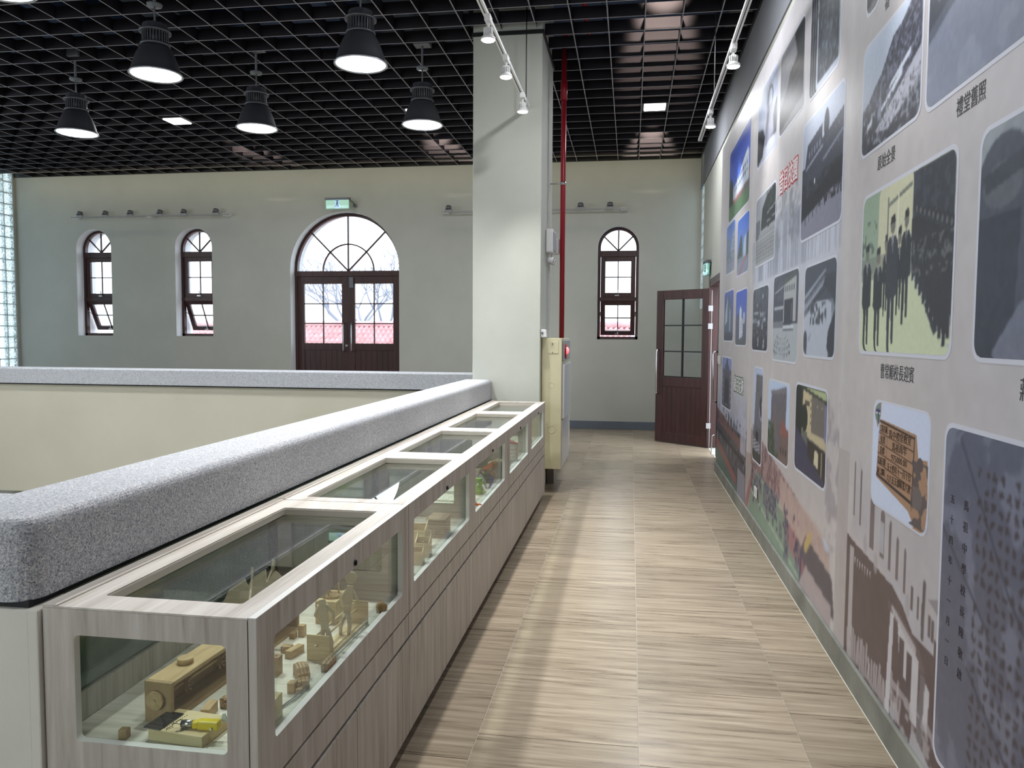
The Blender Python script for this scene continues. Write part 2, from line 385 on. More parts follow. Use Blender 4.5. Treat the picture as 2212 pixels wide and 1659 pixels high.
# pillar
plr = MB().box(-1.49, -0.842, 7.20, 8.18, -0.3, 5.3)
tag(plr.build('pillar', M_PILLAR, bevel=0.006), 'square cream plastered pillar at the end of the display cases', 'pillar', kind='structure')
tag(MB().box(-1.505, -0.827, 7.185, 8.195, ZC - 0.055, ZC - 0.02).build('trim_2', M_BLACK), kind='structure')

# ceiling: plenum slab, beams, open-cell blades
cl = MB().box(XL - 0.3, XR + 0.3, YN, YB + 0.4, 5.25, 5.4)
for y in (2.0, 5.0, 8.0, 11.0): cl.box(XL, XR, y, y + 0.3, 4.95, 5.25)
for x in (-9.2, -6.3, -3.4, -0.6): cl.box(x, x + 0.25, YN, YB, 4.9, 5.25)
ceil = tag(cl.build('ceiling', M_SLAB), kind='structure')
def blade(L, along):
    mb = MB(); t = 0.005
    if along == 'y': mb.box(-t, t, 0, L, 0.002, 0.11); mb.box(-t, t, 0, L, 0, 0.002, 1)
    else: mb.box(0, L, -t, t, 0.002, 0.108); mb.box(0, L, -t, t, 0, 0.002, 1)
    return mb.build('blade', [M_BLADE, M_BLEDGE], ceil)
P = 0.3275
by = bx_ = None
x = -0.9 + P * 5
while x > XL + 0.05:
    if by is None: by = blade(YB - 1.6, 'y'); o = by
    else: o = by.copy(); COL.objects.link(o); o.parent = ceil
    o.location = (x, 1.6, ZC); x -= P
y = 12.305
while y > 1.6:
    if bx_ is None: bx_ = blade(XR - XL, 'x'); o = bx_
    else: o = bx_.copy(); COL.objects.link(o); o.parent = ceil
    o.location = (XL, y, ZC - 0.001); y -= P
# solid dark soffit behind the camera
tag(MB().box(XL, XR, YN, 1.6, ZC, ZC + 0.05).build('trim_3', M_BLADE), kind='structure')
tag(MB().box(XL, XR, YB - 0.02, YB, ZC - 0.004, ZC + 0.12).box(XR - 0.03, XR - 0.012, 1.6, YB, ZC - 0.004, ZC + 0.1).build('trim_4', M_BLACK), kind='structure')
# ducts above the blades
for k, (a, b, c, d, e, f_) in enumerate([(-8.2, -7.4, 4.2, 12.2, 4.6, 4.85), (-4.9, -4.4, 5.0, 12.2, 4.62, 4.82), (-2.6, -1.6, 4.5, 12.0, 4.64, 4.84), (-10.4, -9.9, 4.4, 12.2, 4.6, 4.8)]):
    dm = MB().box(a, b, c, d, e, f_)
    yy = c
    while yy < d: dm.box(a - 0.02, b + 0.02, yy, yy + 0.03, e - 0.02, f_ + 0.02); yy += 1.2
    tag(dm.build('air_duct', M_DUCT, bevel=0.004), ['wide blue-grey duct above the grid, over the left arched windows', 'slim blue-grey duct above the grid, left of the arched door', 'wide blue-grey duct above the grid, nearest the pillar', 'slim blue-grey duct above the grid at the far left wall'][k], 'duct', 'ducts above the ceiling grid')

# parapet round the atrium: plastered wall + terrazzo coping
M_GAP = flat('black_joint', (14, 14, 20), 0.7)
pw = MB().box(-1.53, -1.325, 1.505, 7.20, -0.35, 0.895); pw.box(XL, -1.53, 1.505, 1.71, -0.35, 0.895)
pn = pw.build('parapet_near', M_CEMENT); tag(pn, 'grey smeared cement parapet wall behind the display cases', 'parapet wall', kind='structure')
tag(MB().box(-2.6, -1.305, 1.485, 1.506, 0.0, 0.892).box(-1.326, -1.2835, 1.4855, 1.60, 0.0, 0.8915).build('trim_5', M_PLAST, bevel=0.004), kind='structure')
def coping(outline, z0, z1, r, label):
    """coping slab on a closed outline (counter-clockwise), top edges rounded by mitred offsets"""
    def off(d):
        out = []; n = len(outline)
        for i in range(n):
            p, q, s_ = (Vector(outline[i - 1]), Vector(outline[i]), Vector(outline[(i + 1) % n])); e1 = (q - p).normalized(); e2 = (s_ - q).normalized()
            n1, n2 = Vector((-e1.y, e1.x)), Vector((-e2.y, e2.x)); m = (n1 + n2).normalized(); k = d / max(0.3, m.dot(n1)); out.append(tuple(q + m * k))
        return out
    loops = [(outline, z0), (outline, z1 - r)]
    for k in range(1, 7): t = PI / 2 * k / 6; loops.append((off(r - r * math.cos(t)), z1 - r + r * math.sin(t)))
    vs = [(x, y, z) for lp, z in loops for x, y in lp]; n = len(outline)
    fs = [(i * n + k, i * n + (k + 1) % n, (i + 1) * n + (k + 1) % n, (i + 1) * n + k) for i in range(len(loops) - 1) for k in range(n)]
    bm = bmesh.new(); tv = [bm.verts.new((x, y, 0)) for x, y in loops[-1][0]]; ed = [bm.edges.new((tv[k], tv[(k + 1) % n])) for k in range(n)]
    bmesh.ops.triangle_fill(bm, edges=ed, use_beauty=True, normal=(0, 0, 1)); bm.verts.index_update(); T = [tuple(v.index for v in f.verts) for f in bm.faces]; bm.free()
    o_ = (len(loops) - 1) * n; mb = MB().add(vs, fs + [tuple(i + o_ for i in f) for f in T] + [tuple(f[::-1]) for f in T], 0, False)
    return tag(mb.build('parapet_coping', M_TERR), label, 'coping', kind='structure')
ol = [(-1.57, 7.20), (-1.57, 1.75), (XL, 1.75), (XL, 1.48)] + [(-1.36 + 0.06 * math.cos(math.radians(a)), 1.54 + 0.06 * math.sin(math.radians(a))) for a in (-90, -75, -60, -45, -30, -15, 0)] + [(-1.30, 7.20)]
coping(ol, 0.908, 1.095, 0.032, 'speckled grey terrazzo coping beside the display cases')
tag(MB().box(-1.50, -1.312, 1.495, 7.20, 0.893, 0.909).box(XL, -1.50, 1.492, 1.72, 0.893, 0.909).build('joint_near', M_GAP), kind='structure')
pf = MB().box(XL, -1.32, 8.33, 8.54, -0.42, 0.895); tag(pf.build('parapet_far', M_ATRIUM), 'cream painted face of the far atrium parapet', 'parapet wall', kind='structure')
tag(MB().box(XL, -1.49, 8.325, 8.545, 0.893, 0.909).build('joint_far', M_GAP), kind='structure')
coping([(XL, 8.30), (-1.49, 8.30), (-1.49, 8.57), (XL, 8.57)], 0.908, 1.095, 0.02, 'straight terrazzo coping across the far side of the atrium')
# lower hall seen over the coping
tag(MB().box(XL, 1.0, YN, YB, -4.3, -4.2).build('floor_lower', flat('lower_hall_floor', (176, 168, 150), 0.4)), kind='structure')
tag(MB().box(-1.35, -1.15, YN, YB, -4.2, -0.35).build('wall_lower', M_WALL), kind='structure')

# ------------------------------------------------------------------ windows and doors in the back wall
YF = YB + 0.18                              # plane of the joinery
def ring(mb, cx, cz, r0, r1, y0, y1, a0=0.0, a1=PI, n=24):
    poly = [(cx + r1 * math.cos(a0 + (a1 - a0) * k / n), cz + r1 * math.sin(a0 + (a1 - a0) * k / n)) for k in range(n + 1)]
    inn = [(cx + r0 * math.cos(a0 + (a1 - a0) * k / n), cz + r0 * math.sin(a0 + (a1 - a0) * k / n)) for k in range(n + 1)]
    for k in range(n):
        mb.prism([poly[k], poly[k + 1], inn[k + 1], inn[k]], y0, y1, XZ)
def spoke(mb, cx, cz, r0, r1, ang, y0, y1, w_):
    c, s = math.cos(ang), math.sin(ang); a = Vector((cx + r0 * c, cz + r0 * s)); b = Vector((cx + r1 * c, cz + r1 * s)); nrm = Vector((-s, c)) * w_ / 2
    mb.prism([tuple(a + nrm), tuple(a - nrm), tuple(b - nrm), tuple(b + nrm)], y0, y1, XZ)
def small_window(name, x0, x1, z0, spring, ang):
    cx, r = (x0 + x1) / 2, (x1 - x0) / 2; tz = spring - 0.095; fr = 0.045
    mb = MB()
    mb.box(x0, x0 + fr, YF, YF + 0.07, z0, spring); mb.box(x1 - fr, x1, YF, YF + 0.07, z0, spring); mb.box(x0, x1, YF, YF + 0.07, z0, z0 + fr)
    ring(mb, cx, spring, r - fr, r, YF, YF + 0.07); mb.box(x0, x1, YF - 0.005, YF + 0.07, tz - 0.05, tz + 0.045)
    zm = z0 + 0.66; mb.box(x0, x1, YF - 0.005, YF + 0.07, zm - 0.03, zm + 0.03)
    root = tag(mb.build(name, M_MAHOG), kind='structure')
    fan = MB()
    for a in (45, 90, 135): spoke(fan, cx, tz + 0.045, 0.0, r - 0.03 + (0.03 if a == 90 else 0.05), math.radians(a), YF + 0.02, YF + 0.045, 0.022)
    fan.build('glazing_bar', M_MAHOG, root)
    gp = MB(); gp.prism([(a, b) for a, b in arch(x0 + fr, x1 - fr, tz + 0.045, spring)], YF + 0.03, YF + 0.034, XZ); gp.build('pane', M_WGLASS, root)
    def sash(zb, zt, tilt, nm):
        e = MB(); s_ = 0.075; a0, a1 = x0 + fr + 0.004, x1 - fr - 0.004; H = zt - zb
        e.box(a0, a0 + s_, 0, 0.05, -H, 0); e.box(a1 - s_, a1, 0, 0.05, -H, 0); e.box(a0 + s_, a1 - s_, 0.0005, 0.0495, -s_, 0); e.box(a0 + s_, a1 - s_, 0.0005, 0.0495, -H, -H + s_)
        o = e.build('sash', M_MAHOG, root, bevel=0.004); o.location = (0, YF + 0.01, zt); o.rotation_euler = (tilt, 0, 0)
        b = MB(); b.box(cx - 0.008, cx + 0.008, 0.015, 0.035, -H + s_, -s_); b.box(a0 + s_, a1 - s_, 0.015, 0.035, -H / 2 - 0.008, -H / 2 + 0.008); b.build('glazing_bar', M_MAHOG, o)
        hw = (a1 - a0 - 2 * s_) / 2; hh = (H - 2 * s_) / 2
        for i in (0, 1):
            for j in (0, 1):
                p = MB().box(a0 + s_ + i * hw, a0 + s_ + (i + 1) * hw, 0.022, 0.026, -H + s_ + j * hh, -H + s_ + (j + 1) * hh); p.build('pane', M_WGLASS, o)
        h = MB().box(cx - 0.05, cx + 0.02, -0.02, 0.0, -H + 0.02, -H + 0.04).cyl((cx, -0.015, -H + 0.03), (cx, -0.03, -H + 0.12), 0.008, n=8); h.build('latch', M_STEEL, o)
    sash(zm + 0.03, tz - 0.05, 0.0, 'upper'); sash(z0 + fr, zm - 0.03, ang, 'lower')
    st = MB(); hz = (zm - 0.03 - z0 - fr)
    for sx in (x0 + 0.05, x1 - 0.05): st.tube([(sx, YF + 0.03, z0 + 0.45), (sx, YF + 0.03 + 0.3 * math.sin(ang), z0 + 0.38)], 0.006, 6)
    st.build('stay', M_STEEL, root)
    tag(root, kind='structure'); return root
small_window('window_1', *WIN[0], math.radians(26)); small_window('window_2', *WIN[1], math.radians(26)); small_window('window_3', *WIN[2], math.radians(16))
# arched double door
x0, x1, z0, spring = DOORX; cx, r = (x0 + x1) / 2, (x1 - x0) / 2; tz = 2.60; fr = 0.05
mb = MB().box(x0, x0 + fr, YF, YF + 0.08, 0, spring).box(x1 - fr, x1, YF, YF + 0.08, 0, spring); ring(mb, cx, spring, r - fr, r, YF, YF + 0.08, n=36)
mb.box(x0, x1, YF - 0.01, YF + 0.08, tz - 0.07, tz + 0.02); d1 = tag(mb.build('door_1', M_MAHOG), kind='structure')
fan = MB(); ring(fan, cx, tz + 0.02, 0.45, 0.472, YF + 0.02, YF + 0.05, n=24)
for a in (45, 90, 135): spoke(fan, cx, tz + 0.02, 0.0, r - 0.02 + 0.02 * (a == 90), math.radians(a), YF + 0.02, YF + 0.05, 0.024)
fan.build('glazing_bar', M_MAHOG, d1)
MB().prism(arch(x0 + fr, x1 - fr, tz + 0.02, spring, 36), YF + 0.034, YF + 0.038, XZ).build('pane', M_WGLASS, d1)
for side in (0, 1):
    a0 = x0 + fr if side == 0 else cx + 0.003; a1 = cx - 0.003 if side == 0 else x1 - fr; s_ = 0.115; zb, zt = 1.37, 2.40
    lf = MB().box(a0, a0 + s_, YF + 0.01, YF + 0.06, 0.01, tz - 0.07).box(a1 - s_, a1, YF + 0.01, YF + 0.06, 0.01, tz - 0.07)
    lf.box(a0 + s_, a1 - s_, YF + 0.0105, YF + 0.0595, zt, tz - 0.0705).box(a0 + s_, a1 - s_, YF + 0.0105, YF + 0.0595, zb - 0.12, zb).box(a0 + s_, a1 - s_, YF + 0.0105, YF + 0.0595, 0.011, 0.14).box(a0 + s_, a1 - s_, YF + 0.03, YF + 0.05, 0.14, zb - 0.12)
    L = lf.build('door_leaf', M_MAHOG, d1, bevel=0.004)
    nb = 7; wd = (a1 - a0 - 2 * s_) / nb
    for k in range(nb): MB().box(a0 + s_ + k * wd + 0.002, a0 + s_ + (k + 1) * wd - 0.002, YF + 0.022, YF + 0.03, 0.14, zb - 0.12).build('plank', M_MAHOG, L)
    gb = MB().box((a0 + a1) / 2 - 0.009, (a0 + a1) / 2 + 0.009, YF + 0.02, YF + 0.05, zb, zt); hz = (zt - zb) / 3; hw = (a1 - a0 - 2 * s_) / 2
    for k in (1, 2): gb.box(a0 + s_, a1 - s_, YF + 0.02, YF + 0.05, zb + k * hz - 0.009, zb + k * hz + 0.009)
    gb.build('glazing_bar', M_MAHOG, L)
    for i in (0, 1):
        for k in range(3): MB().box(a0 + s_ + i * hw, a0 + s_ + (i + 1) * hw, YF + 0.033, YF + 0.037, zb + k * hz, zb + (k + 1) * hz).build('pane', M_WGLASS, L)
    hx = a1 - 0.07 if side == 0 else a0 + 0.07
    MB().tube([(hx, YF + 0.01, 1.72), (hx, YF - 0.05, 1.715), (hx, YF - 0.06, 1.69), (hx, YF - 0.06, 1.26), (hx, YF - 0.05, 1.235), (hx, YF + 0.01, 1.23)], 0.011, 8).build('door_handle', M_STEEL, L)
    if side == 0: MB().cyl((a1 - 0.03, YF + 0.012, 1.33), (a1 - 0.03, YF - 0.004, 1.33), 0.022, n=16).build('lock', M_STEEL, L)
MB().box(cx + 0.03, cx + 0.10, YF - 0.02, YF + 0.01, 2.33, 2.51).build('door_closer', M_LAMP2, d1)

# doorway in the right wall: frame, open leaf, closed leaf
f2 = MB().box(XR - 0.02, XR + 0.2, DY1 - 0.05, DY1 + 0.02, 0, DZ + 0.05).box(XR - 0.02, XR + 0.2, DY0, DY0 + 0.05, 0, DZ).box(XR - 0.02, XR + 0.2, DY0, DY1 + 0.02, DZ - 0.05, DZ + 0.05)
d2 = tag(f2.build('door_2', M_MAHOG, bevel=0.004), kind='structure')
def leaf(w_, h, nm, glassmat, handle=True):
    """leaf hinged at local x=0, running along +x, thickness in y"""
    s_ = 0.115; zb, zt = 0.93, h - 0.13; lf = MB()
    lf.box(0, s_, -0.022, 0.022, 0, h).box(w_ - s_, w_, -0.022, 0.022, 0, h).box(s_, w_ - s_, -0.0215, 0.0215, h - 0.13, h - 0.0005).box(s_, w_ - s_, -0.0215, 0.0215, zb - 0.13, zb).box(s_, w_ - s_, -0.0215, 0.0215, 0.0005, 0.14)
    L = lf.build('door_leaf', M_MAHOG, d2, bevel=0.004)
    nb = 8; wd = (w_ - 2 * s_) / nb
    for k in range(nb): MB().box(s_ + k * wd + 0.0015, s_ + (k + 1) * wd - 0.0015, -0.012, 0.012, 0.14, zb - 0.13).build('plank', M_MAHOG, L)
    hz = (zt - zb) / 3; hw = (w_ - 2 * s_) / 2; gb = MB().box(w_ / 2 - 0.009, w_ / 2 + 0.009, -0.015, 0.015, zb, zt)
    for k in (1, 2): gb.box(s_, w_ - s_, -0.015, 0.015, zb + k * hz - 0.009, zb + k * hz + 0.009)
    gb.box(s_, w_ - s_, -0.018, 0.018, zb, zb + 0.016); gb.build('glazing_bar', M_BLACK, L)
    for i in (0, 1):
        for k in range(3): MB().box(s_ + i * hw, s_ + (i + 1) * hw, -0.003, 0.003, zb + k * hz, zb + (k + 1) * hz).build('pane', glassmat, L)
    for sy in (-1, 1):
        hx = w_ - 0.05
        MB().tube([(hx, sy * 0.02, 1.32), (hx, sy * 0.07, 1.315), (hx, sy * 0.078, 1.29), (hx, sy * 0.078, 0.72), (hx, sy * 0.07, 0.695), (hx, sy * 0.02, 0.69)], 0.012, 8).build('door_handle', M_STEEL, L)
    return L
LH = 2.155
l1 = leaf(0.885, LH, 'a', M_WGLASS); l1.location = (1.055, 10.735, 0.012); l1.rotation_euler = (0, 0, math.atan2(11.30 - 10.735, 0.375 - 1.055))
l2 = leaf(0.86, LH, 'b', M_WGLASS); l2.location = (1.09, DY0 + 0.055, 0.012); l2.rotation_euler = (0, 0, PI / 2)
hg = MB()
for z in (1.86, 1.62, 0.27):
    hg.box(1.025, 1.085, 10.70, 10.712, z, z + 0.075).cyl((1.05, 10.716, z), (1.05, 10.716, z + 0.075), 0.01, n=8)
hg.box(1.068, 1.075, 10.706, 10.716, 0.02, 2.14); hg.build('hinge', M_STEEL, d2)
MB().tube([(1.075, 9.98, 0.02), (1.03, 9.98, 0.03), (1.03, 9.98, 0.26), (1.06, 9.98, 0.28)], 0.008, 6).build('door_bolt', M_STEEL, d2)
MB().box(XR + 0.24, XR + 1.8, 8.2, 11.6, -0.02, 0.0).build('threshold', M_GROUT, d2)

# ------------------------------------------------------------------ outside
g = N('hazed_roof_tiles'); v = g.coords(); nz = g.noise(v, 3, 4); M_ROOF = g.fin(g.ramp(nz, [(0.3, (196, 148, 150)), (0.7, (218, 178, 180))]), 0.8)  # clay red paled to pink: haze and overexposure put into the colour
rf = MB(); nx_, ny_ = 300, 16; vs = []
for j in range(ny_ + 1):
    for s2 in (0, 1):
        t = j / ny_
        for i in range(nx_ + 1):
            x = -16 + 16.0 * i / nx_; vs.append((x, 19.0 + 4.6 * t, -0.30 + 2.1 * t + 0.05 * math.sin(i * PI / 1.5) + (0.07 if s2 else 0)))
row = nx_ + 1
fs = [(a * row + i, a * row + i + 1, (a + 1) * row + i + 1, (a + 1) * row + i) for a in range(2 * ny_ + 1) for i in range(nx_)]
rf.add(vs, fs)
o = rf.build('neighbour_building', M_ROOF, fix=False); tag(o, 'low building with a red clay tile roof outside the arched door', 'building')
MB().tube([(-16, 23.65, 1.86), (0, 23.65, 1.86)], 0.12, 8).build('ridge', M_ROOF, o)
MB().box(-16, 0, 23.6, 27, -4, 1.7).box(-16, 0, 19.3, 23.6, -4, -0.35).build('wall', flat('pale_render', (214, 210, 204), 0.8), o)
M_BARK = flat('hazy_bark', (150, 154, 170), 0.9)  # dark bark paled to blue-grey, haze put into the colour
def bare_tree(x, y, h, seed, label):
    R = random.Random(seed); tr = MB(); br = MB()
    tr.tube([(0, 0, -4.5), (0.05, 0, -2), (0, 0.05, 0.1 * h)], [0.2, 0.15, 0.12], 8)
    def grow(p, d, L, r, n):
        q = p + d * L; mid = p + d * L * 0.5 + Vector((R.uniform(-1, 1), R.uniform(-1, 1), R.uniform(-.5, .5))) * L * 0.08
        br.tube([p, mid, q], [r, r * 0.85, r * 0.65], 5)
        if n == 0: return
        for k in range(R.choice((2, 3, 3))):
            nd = (d + Vector((R.uniform(-1, 1), R.uniform(-.6, .6), R.uniform(-.25, .5))) * 0.85).normalized(); grow(q, nd, L * R.uniform(0.6, 0.82), r * 0.62, n - 1)
    for k in range(5):
        a = 2 * PI * k / 5 + R.random(); grow(Vector((0, 0.05, 0.1 * h)), Vector((math.cos(a) * 0.75, math.sin(a) * 0.5, 0.75)).normalized(), h * 0.30, 0.09, 5)
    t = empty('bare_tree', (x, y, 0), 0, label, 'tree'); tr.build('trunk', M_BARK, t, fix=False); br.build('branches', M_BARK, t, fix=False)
bare_tree(-9.9, 28.6, 5.2, 3, 'wide bare tree seen through the left leaf of the arched door')
bare_tree(-6.0, 29.4, 4.6, 8, 'bare tree cut by the right edge of the arched door')
tag(MB().box(-60, 40, 13.6, 90, -4.6, -4.5).build('ground', flat('grey_ground', (150, 152, 150), 0.9)), kind='structure')
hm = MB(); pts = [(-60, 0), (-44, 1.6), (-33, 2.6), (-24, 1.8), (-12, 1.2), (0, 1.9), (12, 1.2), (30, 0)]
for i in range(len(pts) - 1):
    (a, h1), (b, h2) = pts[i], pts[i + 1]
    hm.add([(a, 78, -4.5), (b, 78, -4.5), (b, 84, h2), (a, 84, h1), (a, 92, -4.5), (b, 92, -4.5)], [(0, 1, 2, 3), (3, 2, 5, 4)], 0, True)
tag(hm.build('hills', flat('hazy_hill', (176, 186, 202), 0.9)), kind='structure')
#@@PART2@@
# ------------------------------------------------------------------ pendant lamps
M_GREYBOX = flat('grey_mounting_steel', (112, 116, 122), 0.5)
def bay_lamp():
    t = empty('high_bay_lamp', (0, 0, 3.595), 0, 'x', 'pendant lamp', 'high bay lamps over the atrium')
    sh = [(0.214, 0.0), (0.216, 0.006), (0.212, 0.014), (0.203, 0.03), (0.192, 0.07), (0.176, 0.12), (0.156, 0.17), (0.132, 0.215), (0.112, 0.245)]
    MB().lathe(sh + [(0.108, 0.245)], n=40).build('shade', M_LAMP, t, fix=False)
    rm = MB().lathe([(0.206, 0.002), (0.214, -0.003), (0.220, 0.002), (0.2165, 0.010)], n=40); rm.build('rim', M_RIM, t, fix=False)
    inn = []
    for k in range(19):
        u = k / 18; r = 0.205 - 0.105 * u ** 1.5; z = 0.004 + 0.20 * u; inn += [(r, z), (r - 0.004, z + 0.003)]
    MB().lathe(inn, n=40).build('reflector', M_REFL, t, fix=False)
    MB().cyl((0, 0, 0.205), (0, 0, 0.215), 0.10, n=32).build('led_disc', M_LED, t)
    MB().cyl((0, 0, 0.243), (0, 0, 0.262), 0.121, n=36).build('collar', M_LAMP2, t)
    hs = MB().cyl((0, 0, 0.262), (0, 0, 0.355), 0.088, n=32)
    for k in range(28):
        M = Matrix.Rotation(2 * PI * k / 28, 4, 'Z'); hs.box(0.08, 0.108, -0.0035, 0.0035, 0.262, 0.355, 0, M)
    hs.build('heat_sink', M_LAMP2, t)
    MB().cyl((0, 0, 0.355), (0, 0, 0.372), 0.13, n=36).build('top_flange', M_LAMP2, t)
    MB().cyl((0, 0, 0.372), (0, 0, 0.425), 0.108, 0.10, n=12, smooth=False).build('driver_housing', M_LAMP, t)
    MB().cyl((0, 0, 0.425), (0, 0, 0.58), 0.008, n=8).lathe([(0.001, 0.575), (0.06, 0.58), (0.065, 0.60), (0.001, 0.605)], n=20).build('hanger', M_GREYBOX, t)
    MB().box(-0.085, 0.085, -0.07, 0.07, 0.82, 1.02).cyl((0, 0, 0.60), (0, 0, 0.82), 0.012, n=10).build('mounting_box', M_GREYBOX, t, bevel=0.006)
    return t
LAMPS = [(-2.10, 5.86, 'large high bay lamp nearest the pillar, front row'), (-3.835, 5.87, 'large high bay lamp at upper left, front row'),
         (-5.76, 7.42, 'high bay lamp in the back row furthest from the pillar'), (-3.79, 7.49, 'middle high bay lamp of the back row'),
         (-2.085, 7.59, 'high bay lamp of the back row beside the pillar')]
p0 = None
for x, y, lab in LAMPS:
    o = bay_lamp() if p0 is None else copy_tree(p0)
    p0 = p0 or o; o.scale = (0.94,) * 3; o.location = (x, y, 3.595); o['label'] = lab
    light('AREA', (x, y, 3.772), P_BAY, 0.17, (0.96, 0.985, 1.0), aim=(x, y, 0), name='bay_light')
for x, y in [(-2.1, 4.3), (-3.83, 4.3), (-5.76, 5.87), (-5.76, 4.3), (-2.1, 2.7), (-3.83, 2.7), (-5.76, 2.7), (-7.6, 7.42), (-7.6, 5.8), (-7.6, 4.2)]:
    o = copy_tree(p0); o.location = (x, y, 3.595); o['label'] = 'high bay lamp hanging nearer than the picture shows'
    light('AREA', (x, y, 3.772), P_BAY, 0.17, (0.96, 0.985, 1.0), aim=(x, y, 0), name='bay_light')

# square downlights set in the grid
def downlight():
    t = empty('ceiling_light', (0, 0, ZC), 0, 'x', 'ceiling light', 'square downlights in the ceiling grid')
    MB().box(-0.155, 0.155, -0.155, -0.13, 0, 0.06).box(-0.155, 0.155, 0.13, 0.155, 0, 0.06).box(-0.155, -0.13, -0.13, 0.13, 0, 0.06).box(0.13, 0.155, -0.13, 0.13, 0, 0.06).box(-0.155, 0.155, -0.155, 0.155, 0.06, 0.13).build('housing', M_BLADE, t)
    MB().box(-0.13, 0.13, -0.13, 0.13, -0.012, 0.004).build('diffuser', M_DIFF, t, bevel=0.02); return t
dl = None
for x, y, lab in [(0.246, 9.80, 'bright square downlight over the corridor'), (-5.98, 9.60, 'square downlight at the left of the ceiling grid'), (-2.70, 9.62, 'small downlight just behind the right back-row lamp')]:
    o = downlight() if dl is None else copy_tree(dl); dl = dl or o; o.location = (x, y, ZC - 0.004); o['label'] = lab
    light('AREA', (x, y, ZC - 0.03), P_DOWN * 1.6, 0.24, (0.96, 0.98, 1.0), aim=(x, y, 0), name='downlight_light')
light('AREA', (0.1, 5.7, ZC - 0.03), P_DOWN * 1.6, 0.24, (0.96, 0.98, 1.0), aim=(0.1, 5.7, 0), name='downlight_light')
light('AREA', (0.1, 1.9, ZC - 0.03), P_DOWN * 0.8, 0.24, (1, 0.98, 0.95), aim=(0.1, 1.9, 0), name='downlight_light')
for x, y in ((0.25, 9.9), (0.25, 5.75), (-2.9, 9.85), (-6.0, 9.85)):
    light('SPOT', (x, y, 4.86), 150, 0.05, (1, 0.78, 0.70), aim=(x, y + 2.0, 4.42), spot=math.radians(20), blend=0.5, name='blade_patch_fill')  # added bodiless spots that make warm bright patches on the ceiling blades

# ------------------------------------------------------------------ light tracks with spotlights
def track(x, y0, y1, z, label, wires):
    t = empty('light_track', (x, y0, z), 0, label, 'light track')
    b = MB().box(-0.018, 0.018, 0, y1 - y0, -0.012, 0.012); L = y1 - y0
    b.build('rail', M_WHITEP, t, bevel=0.002)
    s = MB().box(-0.004, 0.004, 0.02, L - 0.02, -0.0125, -0.010); s.build('slot', M_BLACK, t)
    MB().box(-0.02, 0.02, L - 0.03, L + 0.004, -0.014, 0.014).build('end_cap', M_WHITEP, t, bevel=0.002)
    for wy, m in wires: MB().cyl((0, wy - y0, 0.01), (0, wy - y0, ZC - z + 0.3), 0.0045, n=6).build('suspension_wire', m, t)
    return t
track(-0.97, 2.2, 7.14, 3.61, 'white light track in front of the pillar', [(7.05, M_BLACK), (4.4, M_STEEL)])
track(0.70, 2.2, 8.62, 3.62, 'white light track along the photo wall', [(7.2, M_STEEL), (4.4, M_STEEL)])
def spot(xoff):
    t = empty('track_spotlight', (0, 0, 0), 0, 'x', 'spotlight', 'spotlights on the suspended tracks')
    MB().box(-0.02, 0.02, -0.045, 0.045, -0.045, 0.0).build('adapter', M_WHITEP, t, bevel=0.004)
    MB().box(xoff - 0.008, 0.008, -0.01, 0.01, -0.062, -0.045).box(xoff - 0.006, xoff + 0.006, -0.012, 0.012, -0.10, -0.05).build('arm', M_WHITEP, t, bevel=0.002)
    h = MB().cyl((xoff, 0, -0.075), (xoff, 0, -0.125), 0.022, 0.028, 20).cyl((xoff, 0, -0.125), (xoff, 0, -0.142), 0.03, 0.047, 24).cyl((xoff, 0, -0.142), (xoff, 0, -0.156), 0.048, 0.048, 24)
    for k in range(12): h.box(0.02, 0.032, -0.002, 0.002, -0.125, -0.08, 0, Matrix.Translation((xoff, 0, 0)) @ Matrix.Rotation(2 * PI * k / 12, 4, 'Z'))
    h.build('lamp_head', M_WHITEP, t); MB().cyl((xoff, 0, -0.156), (xoff, 0, -0.160), 0.041, n=24).build('lens', M_TRLED, t)
    return t
sp = spot(0.0)
SPOTS = [(-0.955, 5.10, 3.598, 'left', 'nearest spotlight on the track before the pillar'), (-0.955, 5.83, 3.598, 'left', 'middle spotlight on the track before the pillar'),
         (-0.955, 6.73, 3.598, 'left', 'furthest spotlight on the track before the pillar, at its end'),
         (0.70, 5.86, 3.608, 'right', 'nearer spotlight on the track by the photo wall'), (0.70, 7.47, 3.608, 'right', 'further spotlight on the track by the photo wall'),
         (-0.955, 3.9, 3.598, 'left', 'x'), (-0.955, 2.7, 3.598, 'left', 'x'), (0.70, 4.3, 3.608, 'right', 'x'), (0.70, 2.9, 3.608, 'right', 'x')]
first = True
for x, y, z, side, lab in SPOTS:
    o = sp if first else copy_tree(sp); first = False; o.location = (x, y, z)
    o['label'] = lab if lab != 'x' else 'spotlight on a suspended track, nearer than the picture shows'
    aim = (x + 0.06, y - 0.1, 0) if side == 'left' else (x + 0.30, y - 0.25, 1.3)
    light('SPOT', (x, y, z - 0.165), P_TRACK * (2.2 if side == 'left' else 1.0) * 6, 0.035, (1, 0.98, 0.95), aim=aim, spot=math.radians(70), blend=0.9, name='spot_light')
tag(MB().cyl((-0.46, 7.2, 4.5), (-0.46, 7.9, 4.5), 0.025, n=10).cyl((-0.46, 7.2, 4.5), (-0.46, 6.9, 5.2), 0.025, n=10).cyl((-0.46, 7.35, 4.5), (-0.46, 7.45, 4.5), 0.032, n=10).build('sprinkler_pipe', M_RED), 'red pipe glimpsed above the ceiling grid', 'pipe')

